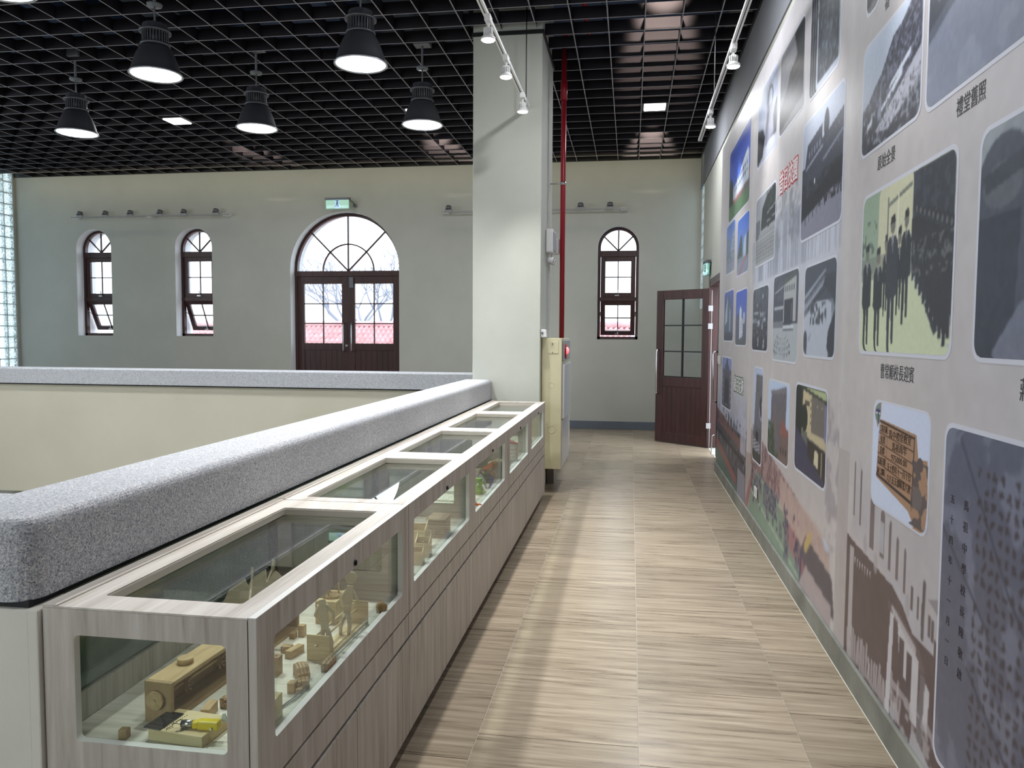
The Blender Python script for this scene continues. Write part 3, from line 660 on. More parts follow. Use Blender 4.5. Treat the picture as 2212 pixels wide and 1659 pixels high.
# rails of small spotlights on the back wall
def wall_rail(x0, x1, z, label):
    t = empty('wall_light_rail', ((x0 + x1) / 2, YB, z), 0, label, 'light rail'); h = (x1 - x0) / 2
    MB().box(-h, h, -0.14, -0.115, -0.012, 0.012).build('rail', flat('grey_rail', (150, 150, 150), 0.4), t)
    for sx in (-h + 0.06, h - 0.06, 0): MB().box(sx - 0.05, sx + 0.05, -0.13, 0, -0.02, 0.02).build('bracket', M_WHITEP, t, bevel=0.004)
    return t
wall_rail(-9.88, -6.88, 3.575, 'thin light rail above the two left arched windows')
wall_rail(-3.11, -0.08, 3.545, 'thin light rail passing behind the pillar')
def mini():
    t = empty('rail_spotlight', (0, 0, 0), 0, 'x', 'spotlight', 'small spotlights on the wall rails')
    MB().box(-0.06, 0.06, -0.02, 0.02, -0.02, 0.02).build('adapter', flat('grey_rail', (150, 150, 150), 0.4), t, bevel=0.004)
    MB().cyl((0, 0, 0.02), (0, 0.02, 0.075), 0.05, 0.045, 14).build('lamp_head', M_LAMP2, t); return t
mn = None
MINI = dict(zip((-9.72, -9.22, -8.74, -8.17, -7.72, -7.12, -3.0, -0.83, -0.36), ['leftmost small grey spotlight on the left wall rail', 'second small grey spotlight on the left wall rail, over the first window', 'third small grey spotlight on the left wall rail', 'fourth small grey spotlight on the left wall rail', 'fifth small grey spotlight on the left wall rail, over the second window', 'rightmost small grey spotlight on the left wall rail', 'small grey spotlight between the arched door and the pillar', 'small grey wall spotlight just right of the red pipe', 'small grey wall spotlight above the narrow arched window']))
for x, z in [(-9.72, 3.58), (-9.22, 3.58), (-8.74, 3.58), (-8.17, 3.58), (-7.72, 3.58), (-7.12, 3.58), (-3.0, 3.55), (-0.83, 3.55), (-0.36, 3.55)]:
    o = mini() if mn is None else copy_tree(mn); mn = mn or o; o.location = (x, YB - 0.127, z + 0.012)
    o['label'] = MINI[x]
    o['group'] = 'spotlights on the left wall rail' if x < -5 else 'spotlights on the right wall rail'

# ------------------------------------------------------------------ signs and fittings
M_GREEN = emis('lit_green_sign', (6, 150, 112), 0.55); M_SIGNW = emis('lit_white_legend', (190, 235, 250), 0.5); M_SIGNC = emis('lit_pictogram_panel', (130, 190, 245), 0.45)
M_SIGNG = flat('sign_dark_green', (10, 90, 80), 0.5)
def running_man(mb, s, y):
    mb.ball((0.0, y, 0.038 * s), 0.009 * s, 8); 
    for pts, r in (([(0.0, y, 0.028 * s), (-0.004 * s, y, 0.002 * s)], 0.006), ([(-0.004 * s, y, 0.002 * s), (0.012 * s, y, -0.012 * s), (0.008 * s, y, -0.032 * s)], 0.004), ([(-0.004 * s, y, 0.002 * s), (-0.014 * s, y, -0.016 * s), (-0.026 * s, y, -0.022 * s)], 0.004),
                   ([(0, y, 0.022 * s), (0.015 * s, y, 0.012 * s), (0.022 * s, y, 0.022 * s)], 0.003), ([(0, y, 0.022 * s), (-0.016 * s, y, 0.016 * s), (-0.018 * s, y, 0.004 * s)], 0.003)):
        mb.tube(pts, r * s, 6)
def exit_sign(loc, rz, label, w_=0.41, h=0.15):
    t = empty('exit_sign', loc, rz, label, 'exit sign')
    MB().box(-w_ / 2 - 0.015, w_ / 2 + 0.015, -0.02, 0.03, h / 2, h / 2 + 0.035).build('top_bar', M_LAMP2, t, bevel=0.003)
    b = MB(); b.prism(rrect(-w_ / 2, w_ / 2, -h / 2, h / 2, 0.012), -0.012, 0.012, XZ); b.build('panel', flat('clear_acrylic_edge', (150, 225, 205), 0.2), t)
    b = MB(); b.prism(rrect(-w_ / 2 + 0.007, w_ / 2 - 0.007, -h / 2 + 0.007, h / 2 - 0.007, 0.01), -0.0135, -0.012, XZ); b.build('sign_face', M_GREEN, t)
    MB().box(-0.042, 0.038, -0.0148, -0.0135, -h / 2 + 0.006, h / 2 - 0.006).build('pictogram_panel', M_SIGNC, t)
    rm_ = MB(); running_man(rm_, 1.3, -0.016); rm_.box(-0.035, 0.03, -0.017, -0.0148, 0.058, 0.066); rm_.build('running_figure', M_SIGNG, t)
    text('lettering', 'EXIT', 0.062, t, M_SIGNW, (-0.115, -0.0145, -0.042), (PI / 2, 0, 0)); text('lettering', '緊急出口', 0.042, t, M_SIGNW, (0.115, -0.0145, -0.040), (PI / 2, 0, 0))
    MB().tube([(w_ / 2 - 0.06, 0.03, 0.09), (w_ / 2 + 0.02, 0.08, 0.06), (w_ / 2 + 0.05, 0.14, 0.01)], 0.008, 6).cyl((w_ / 2 + 0.05, 0.12, 0.0), (w_ / 2 + 0.05, 0.15, 0.0), 0.03, n=12).build('bracket', M_LAMP2, t)
    return t
exit_sign((-4.90, YB - 0.155, 3.70), 0, 'lit green exit sign over the arched double door')
exit_sign((1.01, 10.95, 2.44), math.radians(-84), 'small green exit sign above the open brown door', 0.28, 0.17)

# red riser pipe
t = empty('riser_pipe', (-0.712, 8.0, 1.49), 0, 'dark red vertical pipe beside the pillar', 'pipe')
MB().cyl((0, 0, 0), (0, 0, 3.1), 0.026, n=20).cyl((0, 0, 2.42), (0, 0, 2.62), 0.034, n=20).build('pipe', M_RED, t)
MB().tube([(0, 0, 3.05), (0.08, -0.12, 3.08), (0.20, -0.2, 3.05)], 0.026, 12).build('branch', M_RED, t)
MB().cyl((-0.128, 0, 1.58), (0, 0, 1.58), 0.007, n=8).cyl((0, 0, 1.565), (0, 0, 1.595), 0.031, n=16).build('pipe_clamp', M_STEEL, t)

# fittings on the side of the pillar
t = empty('emergency_light', (-0.842, 7.72, 2.33), 0, 'white twin-head emergency light on the pillar side', 'emergency light')
MB().box(0.003, 0.075, -0.14, 0.14, 0.0, 0.23).build('housing', M_WHITEP, t, bevel=0.012)
MB().box(0.076, 0.082, -0.13, 0.13, 0.02, 0.20).build('front_cover', flat('grey_cover', (170, 172, 178), 0.4), t, bevel=0.01)
for s in (-0.09, 0.09):
    MB().cyl((0.04, s, 0), (0.04, s, -0.05), 0.008, n=8).cyl((0.02, s, -0.07), (0.075, s, -0.08), 0.026, 0.032, 16).build('lamp_head', M_WHITEP, t)
    MB().cyl((0.075, s, -0.08), (0.079, s, -0.081), 0.028, n=16).build('lens', M_STEEL, t)
t = empty('alarm_bell_box', (-0.842, 8.10, 2.36), 0, 'small white box mounted behind the emergency light', 'wall box')
MB().box(0.003, 0.10, -0.06, 0.06, 0, 0.16).build('housing', M_WHITEP, t, bevel=0.015); MB().box(0.10, 0.112, -0.05, 0.05, 0.01, 0.15).build('cover', flat('grey_cover', (170, 172, 178), 0.4), t, bevel=0.006)
t = empty('phone_socket', (-0.842, 7.27, 1.50), 0, 'white socket box just above the cream hydrant cabinet', 'socket')
MB().prism([(0, 0), (0.055, 0), (0.05, 0.055), (0.035, 0.072), (0, 0.072)], -0.05, 0.05, lambda a, b, h: Vector((a + 0.003, h, b))).build('housing', M_WHITEP, t, bevel=0.004)
MB().cyl((0.018, -0.052, 0.036), (0.018, -0.056, 0.036), 0.012, n=14).build('socket_hole', M_LAMP2, t)

# fire hydrant cabinet
t = empty('hydrant_cabinet', (-0.842, 7.30, 0), 0, 'tall cream steel hydrant cabinet with red alarm lamp beside the pillar', 'cabinet')
MB().box(0.004, 0.196, 0, 0.85, 0.235, 1.49).build('body', M_HYD, t, bevel=0.006)
MB().box(0.05, 0.165, -0.005, 0.0, 1.345, 1.46).build('access_panel', M_HYD, t, bevel=0.002)
for z in (1.435, 1.352): MB().cyl((0.107, -0.005, z), (0.107, -0.009, z), 0.006, n=10).build('screw', M_LAMP2, t)
for x, z, r in ((0.10, 1.045, 0.028), (0.105, 0.62, 0.035)): MB().lathe([(r - 0.003, 0), (r - 0.001, 0.002), (r + 0.001, 0.002), (r + 0.003, 0)], n=28).build('knockout', M_HYD, t).matrix_local = Matrix.Translation((x, 0.0, z)) @ Matrix.Rotation(PI / 2, 4, 'X')
MB().box(0.196, 0.222, 0.03, 0.82, 0.72, 1.24).build('door', M_HYDW, t, bevel=0.005)
MB().box(0.196, 0.205, 0.02, 0.83, 0.25, 0.70).build('lower_door', M_HYDW, t, bevel=0.003)
MB().box(0.196, 0.212, 0.05, 0.80, 1.27, 1.47).build('alarm_panel', flat('alarm_panel_grey', (150, 152, 156), 0.35), t, bevel=0.004)
lm = MB().cyl((0.212, 0.22, 1.36), (0.225, 0.22, 1.36), 0.075, 0.07, 24); lm.build('alarm_ring', flat('alarm_red', (190, 20, 30), 0.3), t)
MB().ball((0.222, 0.20, 1.37), 0.036, 14, sc=(0.8, 1, 1)).build('alarm_lamp', emis('red_alarm_lamp', (255, 40, 60), 1.4), t)
MB().box(0.01, 0.08, 0.50, 0.85, 0, 0.235).build('plinth', flat('plinth_taupe', (120, 112, 104), 0.5), t)

# small plates on the mural wall
t = empty('power_socket', (0.96, 6.02, 0.33), 0, 'white power socket low on the mural by the green field', 'socket')
MB().box(-0.009, -0.0015, -0.06, 0.06, -0.04, 0.04).build('plate', M_WHITEP, t, bevel=0.003)
for s in (-0.03, 0.03):
    for q in (-0.008, 0.008): MB().box(-0.0100, -0.009, s - 0.009, s + 0.009, q - 0.0015, q + 0.0015).build('slot', M_BLACK, t)
t = empty('light_switch', (0.96, 8.66, 1.26), 0, 'white light switches at the far end of the mural', 'light switch')
for k in (-0.07, 0.07):
    MB().box(-0.009, -0.0015, k - 0.06, k + 0.06, -0.045, 0.045).build('plate', M_WHITEP, t, bevel=0.003); MB().box(-0.013, -0.009, k - 0.03, k + 0.03, -0.025, 0.025).build('rocker', M_WHITEP, t, bevel=0.002)

# ------------------------------------------------------------------ display cases
def finish(root, objs=None):
    for o in root.children: o.location = Vector(o.location) - root.location
CX0, CX1 = -1.28, -0.776
def case(y0, y1, bays, label, near_win=True, seams=(), far_div=True):
    root = empty('display_case', (CX0, y0, 0), 0, label, 'display case', 'pale wood display cases along the atrium parapet')
    g_ = 0.0015
    # front panel with its windows
    plate('front_panel', [(y0 + g_, 0.508), (y1 - g_, 0.508), (y1 - g_, 0.90), (y0 + g_, 0.90)], [rrect(a, b, 0.597, 0.832, 0.012) for (a, b, c, d) in bays], CX1 - 0.018, CX1, YZ, [M_LAMV, M_WEDGE], root, hole_mi=1)
    MB().box(CX1 - 0.019, CX1 - 0.001, y0 + g_, y1 - g_, 0.418, 0.500).build('rail_panel', M_LAMV, root)
    MB().box(CX0 + 0.01, CX1 - 0.022, y0 + 0.004, y1 - 0.004, 0.055, 0.585).build('carcass', M_LAMV, root)
    MB().box(CX1 - 0.022, CX1 - 0.0205, y0 + 0.004, y1 - 0.004, 0.40, 0.52).build('shadow_gap', M_KICK, root)
    ss = [y0] + list(seams) + [y1]
    for a, b in zip(ss[:-1], ss[1:]): MB().box(CX1 - 0.019, CX1 + 0.001, a + g_, b - g_, 0.062, 0.405).build('door', M_LAMV, root, bevel=0.001)
    MB().box(CX0 + 0.03, CX1 - 0.045, y0 + 0.03, y1 - 0.01, 0.0, 0.055).build('plinth', M_KICK, root)
    # top
    plate('top_frame', rect(CX0, CX1 - 0.020, y0 + g_, y1 - g_), [rrect(-1.188, -0.85, c, d, 0.008) for (a, b, c, d) in bays], 0.8957, 0.90, XY, [M_LAMY, M_WEDGE], root)
    plate('top_core', rect(CX0, CX1 - 0.020, y0 + 0.0185, y1 - g_), [rrect(-1.186, -0.852, c + 0.002, d - 0.002, 0.008) for (a, b, c, d) in bays], 0.876, 0.8956, XY, [M_LAMY, flat('core_edge', (186, 180, 170), 0.5)], root, hole_mi=1)
    MB().box(CX1 - 0.0178, CX1 - 0.0002, y0 + g_, y1 - g_, 0.9001, 0.9012).build('edge_band', M_WEDGE, root)
    MB().box(CX0, CX0 + 0.035, y0 + g_, y1 - g_, 0.9003, 0.9035).build('back_strip', M_LAMY, root)
    # near end panel
    hol = [rrect(-1.205, -0.845, 0.597, 0.838, 0.012)] if near_win else []
    plate('end_panel', rect(CX0, CX1 - 0.020, 0.06, 0.8955), hol, y0, y0 + 0.018, XZ, [M_LAMV, M_WEDGE], root, hole_mi=1)
    if near_win: MB().box(-1.225, -0.825, y0 + 0.0195, y0 + 0.0245, 0.587, 0.85).build('end_glass', M_SGLASS, root)
    MB().box(CX0 + 0.01, CX1 - 0.022, y0 + 0.019, y1 - 0.002, 0.572, 0.590).build('deck', M_DECK, root)
    # back: low wood rail, glass above, posts
    MB().box(CX0, CX0 + 0.018, y0 + 0.02, y1 - 0.002, 0.592, 0.660).build('back_rail', M_LAMV, root)
    MB().box(CX0 + 0.004, CX0 + 0.009, y0 + 0.02, y1 - 0.002, 0.660, 0.874).build('back_glass', M_BGLASS, root)
    for k, (a, b, c, d) in enumerate(bays):
        MB().box(CX1 - 0.026, CX1 - 0.0205, a - 0.02, b + 0.02, 0.5915, 0.85).build('front_glass', M_SGLASS, root)
        tp = MB().box(-0.185, 0.185, -(d - c) / 2 - 0.012, (d - c) / 2 + 0.012, -0.003, 0.003).build('top_glass', M_CGLASS, root)
        tp.location = (-1.019, (c + d) / 2, 0.8705)
        MB().box(-1.2, -0.835, c - 0.02, c - 0.004, 0.845, 0.8755).box(-1.2, -0.835, d + 0.004, d + 0.02, 0.845, 0.8755).build('glass_bead', M_LAMX, root)
        MB().cyl((CX1 - 0.002, (a + b) / 2 + 0.02, 0.848), (CX1 + 0.004, (a + b) / 2 + 0.02, 0.848), 0.009, n=14).box(CX1 + 0.003, CX1 + 0.007, (a + b) / 2 + 0.017, (a + b) / 2 + 0.023, 0.842, 0.854).build('lock', M_BLACK, root)
        yd = (b + (bays[k + 1][0] if k + 1 < len(bays) else b + 0.14)) / 2 - 0.03
        yd = min(yd, y1 - 0.022)
        plate('divider', rect(CX0 + 0.02, CX1 - 0.03, 0.5905, 0.8755), [rrect(-1.205, -0.865, 0.66, 0.842, 0.012)], yd, yd + 0.018, XZ, [M_LAMX, M_KICK], root, hole_mi=1)
        MB().box(-1.215, -0.855, yd + 0.007, yd + 0.011, 0.652, 0.852).build('divider_glass', M_SGLASS, root)
        MB().box(CX0 + 0.001, CX0 + 0.022, yd - 0.03, yd, 0.661, 0.8755).build('post', M_KICK, root)
    finish(root); return root
case(1.497, 2.633, [(1.58, 2.56, 1.58, 2.51)], 'nearest pale wood display case, holding wooden toys and blocks', True, (2.10, 2.55))
case(2.635, 4.895, [(2.70, 3.685, 2.697, 3.638), (3.84, 4.77, 3.843, 4.767)], 'middle pale wood display case, with plywood boxes and a green paper craft', False, (3.20, 3.77, 4.32))
case(4.897, 7.08, [(4.977, 5.875, 4.94, 5.89), (6.10, 6.93, 6.10, 6.985)], 'furthest of the joined display cases, ending at the pillar', False, (5.45, 6.0, 6.55))
case(8.35, 10.0, [(8.5, 9.8, 8.5, 9.8)], 'white display case standing behind the hydrant cabinet', False, (9.2,))

# ------------------------------------------------------------------ things in the cases (deck at z = .590)
D = 0.5902
def cube(name, x, y, z, sx, sy, sz, rz, mat, label, cat='block', group=None, extra=None, bevel=0.0015):
    t = MB().box(-sx / 2, sx / 2, -sy / 2, sy / 2, 0, sz)
    if extra: extra(t)
    o = t.build(name, mat, bevel=bevel); o.location = (x, y, z); o.rotation_euler = (0, 0, math.radians(rz)); return tag(o, label, cat, group)
# geared toy frame
t = empty('gear_toy', (-1.083, 1.612, D), math.radians(-4), 'long wooden box toy with gears inside and a round knob', 'toy')
MB().box(-0.036, 0.036, 0, 0.010, 0, 0.098).build('end_board', M_OAK, t, bevel=0.001); MB().box(-0.036, 0.036, 0.60, 0.61, 0, 0.098).build('end_board', M_OAK, t, bevel=0.001)
MB().box(-0.036, 0.036, 0.0105, 0.5995, 0.088, 0.098).build('top_board', M_PINE, t, bevel=0.001); MB().box(-0.036, 0.036, 0.0105, 0.5995, 0, 0.010).build('bottom_board', M_OAK, t, bevel=0.001)
MB().box(-0.036, -0.030, 0.0105, 0.5995, 0.0105, 0.0875).build('back_board', M_OAK, t)
MB().cyl((-0.004, -0.001, 0.056), (-0.004, -0.009, 0.056), 0.022, n=28).cyl((-0.004, -0.009, 0.056), (-0.004, -0.011, 0.056), 0.004, n=10).build('knob', M_PINE, t)
MB().cyl((0, 0.0105, 0.056), (0, 0.5995, 0.056), 0.004, n=10).build('axle', M_PINE, t)
for y in (0.09, 0.23, 0.36, 0.52):
    gm = MB().cyl((0, y, 0.056), (0, y + 0.008, 0.056), 0.017, n=20)
    for k in range(10):
        a = 2 * PI * k / 10; gm.cyl((0.015 * math.cos(a), y + 0.004, 0.056 + 0.015 * math.sin(a)), (0.026 * math.cos(a), y + 0.004, 0.056 + 0.026 * math.sin(a)), 0.0028, n=6)
    gm.build('gear', M_OAK, t)
for y, r in ((0.11, 0.019), (0.28, 0.02), (0.34, 0.022)): MB().cyl((-0.005, y, 0.0985), (-0.005, y, 0.112), r, n=24).build('cam_disc', M_PINE, t)
M_PALEP = flat('pale_card_wood', (204, 192, 164), 0.6)
for k, (x, y, a, lab) in enumerate([(-1.06, 2.02, 20, 'flapping wooden bird on the near end of the gear toy'), (-1.050, 2.10, -10, 'flapping wooden bird on the far end of the gear toy')]):
    b = empty('wooden_bird', (x, y, D + 0.1125), math.radians(a), lab, 'toy', 'wooden birds on the gear toy')
    MB().cyl((0, 0, 0), (0, 0, 0.06), 0.004, n=8).build('post', M_PALEP, b)
    MB().prism([(-0.045, 0.035), (-0.03, 0.055), (0.0, 0.075), (0.02, 0.10), (0.03, 0.13), (0.036, 0.125), (0.03, 0.09), (0.012, 0.06), (-0.02, 0.04)], -0.003, 0.003, lambda a_, b_, h: Vector((h, a_, b_))).build('body', M_PALEP, b)
    for s in (-1, 1):
        w_ = MB(); w_.prism([(0.0, -0.03), (0.055, -0.025), (0.085, 0.0), (0.05, 0.03), (0.0, 0.035)], 0, 0.003, XY); o = w_.build('wing', M_PALEP, b)
        o.matrix_local = Matrix.Translation((0.004 * s, 0, 0.075)) @ Matrix.Rotation(math.radians(28) if s > 0 else math.radians(180 - 28), 4, 'Y') @ Matrix.Rotation(math.radians(62 * s), 4, 'X')
# electronics board
t = empty('motor_board', (-0.985, 1.575, D), math.radians(-6), 'small wooden board with rows of holes behind the end window', 'board')
MB().box(-0.07, 0.07, -0.045, 0.055, 0.0, 0.026).build('board', M_PLY, t, bevel=0.0015)
hb = MB()
for k in range(13): hb.cyl((-0.008 + k * 0.0052, 0.006, 0.026), (-0.008 + k * 0.0052, 0.006, 0.0268), 0.0012, n=8)
for k in range(11): hb.cyl((-0.026 - 0.001 * k, 0.03 - k * 0.0062, 0.026), (-0.026 - 0.001 * k, 0.03 - k * 0.0062, 0.0268), 0.0012, n=8)
hb.build('holes', M_KICK, t)['kind'] = 'stuff'
t = empty('solar_panel', (-1.045, 1.572, D + 0.0268), math.radians(-8), 'thin black solar panel lying on the wooden board', 'solar panel')
MB().box(-0.022, 0.022, -0.036, 0.042, 0, 0.0025).build('panel', flat('black_solar_cell', (16, 20, 30), 0.15), t, bevel=0.0004)
ln = MB()
for k in range(4): ln.box(-0.021, 0.021, -0.028 + 0.018 * k, -0.0276 + 0.018 * k, 0.0026, 0.0028)
ln.build('cell_lines', M_LAMP2, t)['kind'] = 'stuff'
t = empty('gear_motor', (-0.926, 1.560, D + 0.0265), math.radians(4), 'yellow plastic gear motor with silver end on the wooden board', 'motor')
MB().box(-0.022, 0.026, -0.010, 0.010, 0, 0.020).box(-0.036, -0.022, -0.008, 0.008, 0.001, 0.017).build('gearbox', flat('yellow_plastic', (226, 200, 20), 0.3), t, bevel=0.003)
MB().cyl((-0.058, 0, 0.009), (-0.036, 0, 0.009), 0.0085, n=18).build('motor_can', M_STEEL, t); MB().cyl((-0.062, 0, 0.009), (-0.058, 0, 0.009), 0.008, n=16).build('end_cap', flat('navy_plastic', (24, 28, 60), 0.4), t)
MB().cyl((0.012, -0.0105, 0.006), (0.012, -0.016, 0.006), 0.0022, n=10).build('shaft', M_WHITEP, t)
MB().prism([(0.0, 0), (0.014, 0), (0.010, 0.018), (0.004, 0.018)], -0.002, 0.002, lambda a, b, h: Vector((0.024 + a, 0.013 + h, 0.012 + b))).build('bracket', flat('clear_acrylic_tab', (200, 208, 208), 0.2), t)
rw = random.Random(5); wm = MB()
for k in range(3):
    p = Vector((-0.058, 0, 0.008)); pts = [p]
    for j in range(8): p = p + Vector((rw.uniform(-0.009, 0.004), rw.uniform(-0.010, 0.004), rw.uniform(-0.004, 0.005))); p.z = max(p.z, -0.002); pts.append(p.copy())
    wm.tube(pts, 0.0009, 5)
wm.build('wires', flat('tangled_wire', (60, 50, 36), 0.4), t)
cube('wooden_block', -0.985, 1.665, D, 0.022, 0.052, 0.027, 8, M_PINE, 'small pale block lying behind the yellow motor', group='loose wooden blocks')
M_STRIPE = wood('striped_end_grain', [(0.4, (70, 44, 24)), (0.5, (190, 150, 96)), (0.6, (84, 54, 30))], (1, 1, 1), 0.5, 60)
cube('wooden_block', -0.968, 1.712, D, 0.022, 0.022, 0.024, -14, M_STRIPE, 'small striped cube touching the pale block', group='loose wooden blocks')
cube('wooden_block', -1.118, 1.538, D, 0.020, 0.018, 0.022, 5, M_OAK, 'small dark cube alone in the near left corner', group='loose wooden blocks')
# box with acrylic sheet, near front glass
t = empty('plywood_box', (-0.838, 1.628, D), math.radians(2), 'low plywood box at the near corner of the first window', 'box')
MB().box(-0.04, 0.028, -0.06, 0.065, 0, 0.058).build('body', M_PLY, t, bevel=0.0012); MB().prism([(-0.005, 0), (0.005, 0), (0.004, 0.008), (0, 0.011), (-0.004, 0.007)], 0.0281, 0.029, lambda a, b, h: Vector((h, a - 0.02, b + 0.02))).build('cutout', M_KICK, t)
tag(MB().box(-0.030, 0.03, -0.001, 0.001, 0, 0.075).build('acrylic_sheet', M_SGLASS), 'clear acrylic sheet standing on the low plywood box', 'sheet').location = (-0.855, 1.69, D + 0.0585)
t = empty('cable_loop', (-0.80, 1.78, D), 0, 'thin grey cable loop on the deck by the front glass', 'cable')
MB().tube([(-0.03, -0.06, 0.003), (-0.015, -0.01, 0.003), (-0.012, 0.03, 0.003), (-0.016, 0.05, 0.003), (-0.022, 0.03, 0.003), (-0.024, -0.01, 0.003), (-0.034, -0.06, 0.003)], 0.0016, 6).build('cable', flat('grey_cable', (120, 124, 128), 0.4), t)
def hole(x, y, z, r): return lambda t: t.cyl((x, y, z), (x, y, z + 0.0006), r, n=12, mi=1)
cube('wooden_block', -0.93, 1.905, D, 0.024, 0.024, 0.050, 0, [M_OAK, M_KICK], 'tall block with a round hole in its top', group='loose wooden blocks', extra=hole(0, 0, 0.050, 0.004), bevel=0)
def steps(t): t.box(0.012, 0.028, -0.01, 0.012, 0, 0.012); t.box(0.006, 0.016, 0.0, 0.01, 0, 0.018)
cube('stepped_block', -0.843, 1.815, D, 0.020, 0.022, 0.026, 0, M_OAK, 'little stepped block just behind the low plywood box', group='loose wooden blocks', extra=steps)
cube('wooden_block', -0.935, 2.03, D, 0.022, 0.06, 0.022, -14, M_PINE, 'long pale block left of the plywood stand', group='loose wooden blocks')
cube('wooden_block', -0.965, 2.045, D, 0.030, 0.022, 0.020, 0, M_OAK, 'short brown block tucked behind the long pale block', group='loose wooden blocks')
cube('wooden_block', -0.992, 2.145, D, 0.018, 0.02, 0.018, 0, M_OAK, 'smaller of the two blocks near the back rail', group='loose wooden blocks')
cube('wooden_block', -0.972, 2.165, D, 0.019, 0.02, 0.035, 0, M_PINE, 'taller of the two blocks near the back rail', group='loose wooden blocks')
def animal(name, x, y, rz, prof, th, n, label):
    mb = MB()
    for k in range(n): s = 1 - 0.05 * abs(k - (n - 1) / 2); mb.prism([(a * s, b * s) for a, b in prof], (k - n / 2) * th, (k - n / 2) * th + th * 0.9, lambda a, b, h: Vector((h, a, b)))
    o = mb.build(name, M_OAK, bevel=0.0008); o.location = (x, y, D); o.rotation_euler = (0, 0, math.radians(rz)); return tag(o, label, 'animal toy', 'layered wooden animal puzzles')
eleph = [(-0.038, 0), (-0.028, 0), (-0.026, 0.012), (-0.012, 0.012), (-0.010, 0), (0.012, 0), (0.014, 0.014), (0.026, 0.014), (0.028, 0), (0.040, 0), (0.042, 0.028), (0.034, 0.044), (0.016, 0.052), (-0.008, 0.050), (-0.024, 0.044), (-0.034, 0.032), (-0.044, 0.026), (-0.044, 0.012)]
animal('wooden_elephant', -0.856, 1.900, 38, [(a * 0.68, b * 0.74) for a, b in eleph], 0.0085, 4, 'layered wooden elephant in front of the plywood stand')
pig = [(-0.020, 0), (-0.012, 0), (-0.010, 0.008), (0.008, 0.008), (0.010, 0), (0.020, 0), (0.024, 0.016), (0.018, 0.026), (0.004, 0.030), (-0.004, 0.026), (-0.022, 0.028), (-0.026, 0.014)]
animal('wooden_pig', -0.826, 1.842, 30, [(a * 0.8, b * 0.85) for a, b in pig], 0.010, 3, 'small wooden pig beside the elephant')
animal('wooden_caterpillar', -0.806, 1.965, 0, [(-0.03, 0), (0.03, 0), (0.032, 0.018), (0.022, 0.026), (0.014, 0.02), (0.006, 0.028), (-0.004, 0.021), (-0.012, 0.027), (-0.024, 0.022), (-0.032, 0.024)], 0.011, 2, 'yellowish lumpy wooden animal by the front glass')
# plywood stand with jointed figures
t = empty('acrobat_toy', (-0.852, 2.0, D), math.radians(-2), 'plywood stand with jointed acrobat figures between two boards', 'toy')
for y, s in ((0.0, 1), (0.29, 1)):
    e = MB().box(-0.034, 0.034, y, y + 0.004, 0.0, 0.074); e.box(-0.008, -0.0, y - 0.012, y, 0.043, 0.049); e.build('end_board', M_PLY, t, bevel=0.0006)
MB().box(-0.026, 0.022, 0.012, 0.28, 0.0, 0.004).build('base_board', M_PLY, t)
for x, z in ((0.024, 0.003), (0.03, 0.012), (-0.006, 0.046), (-0.012, 0.066)): MB().cyl((x, 0.004, z), (x, 0.29, z), 0.003, n=8).build('rod', M_PLY, t)
for k, (y, tilt) in enumerate(((0.06, -0.10), (0.19, 0.12))):
    f_ = empty('jointed_figure', (0.0, y, 0.02)); f_.parent = t; f_.rotation_euler = (0, tilt, math.radians(12))
    MB().prism([(-0.010, 0.0), (0.010, 0.0), (0.013, 0.05), (0.009, 0.085), (-0.009, 0.085), (-0.013, 0.05)], -0.004, 0.004, lambda a, b, h: Vector((a, h, b + 0.05))).build('torso', M_PALEP, f_)
    MB().cyl((0, -0.005, 0.160), (0, 0.005, 0.160), 0.018, n=20).build('head', M_PALEP, f_)
    for s in (-1, 1):
        MB().tube([(s * 0.010, 0, 0.12), (s * 0.026, 0.01, 0.09), (s * 0.018, 0.03, 0.06)], [0.006, 0.005, 0.005], 8).build('arm', M_PALEP, f_)
        MB().tube([(s * 0.006, 0, 0.05), (s * 0.014, -0.006, 0.012), (s * 0.012, 0.0, -0.018)], [0.008, 0.007, 0.005], 8).build('leg', M_PALEP, f_)
t = empty('cup_toy', (-0.94, 2.30, D), 0, 'plywood box with a turning disc and small cups on top', 'toy')
MB().box(-0.035, 0.035, -0.03, 0.08, 0, 0.072).build('box', M_PLY, t, bevel=0.001); MB().cyl((0.0, 0.025, 0.0725), (0.0, 0.025, 0.080), 0.034, n=28).build('disc', M_PINE, t)
for a, h in ((0.4, 0.055), (2.4, 0.035), (4.4, 0.045)):
    x, y = 0.02 * math.cos(a), 0.025 + 0.02 * math.sin(a); MB().cyl((x, y, 0.080), (x, y, 0.080 + h), 0.003, n=8).lathe([(0.001, 0.08 + h), (0.009, 0.08 + h), (0.014, 0.092 + h), (0.012, 0.094 + h), (0.001, 0.084 + h)], (x, y, 0), 16).build('cup', M_PALEP, t)
MB().cyl((-0.01, -0.03, 0.04), (-0.01, -0.055, 0.04), 0.003, n=8).build('crank', M_PALEP, t)
o = MB().ball((0, 0, 0.018), 0.018, 14, sc=(1.1, 0.8, 1)).box(-0.014, -0.002, -0.012, 0.012, 0, 0.012).build('wooden_snail', M_OAK); o.location = (-0.80, 2.40, D); tag(o, 'rounded brown wooden toy near the divider of the first case', 'toy')
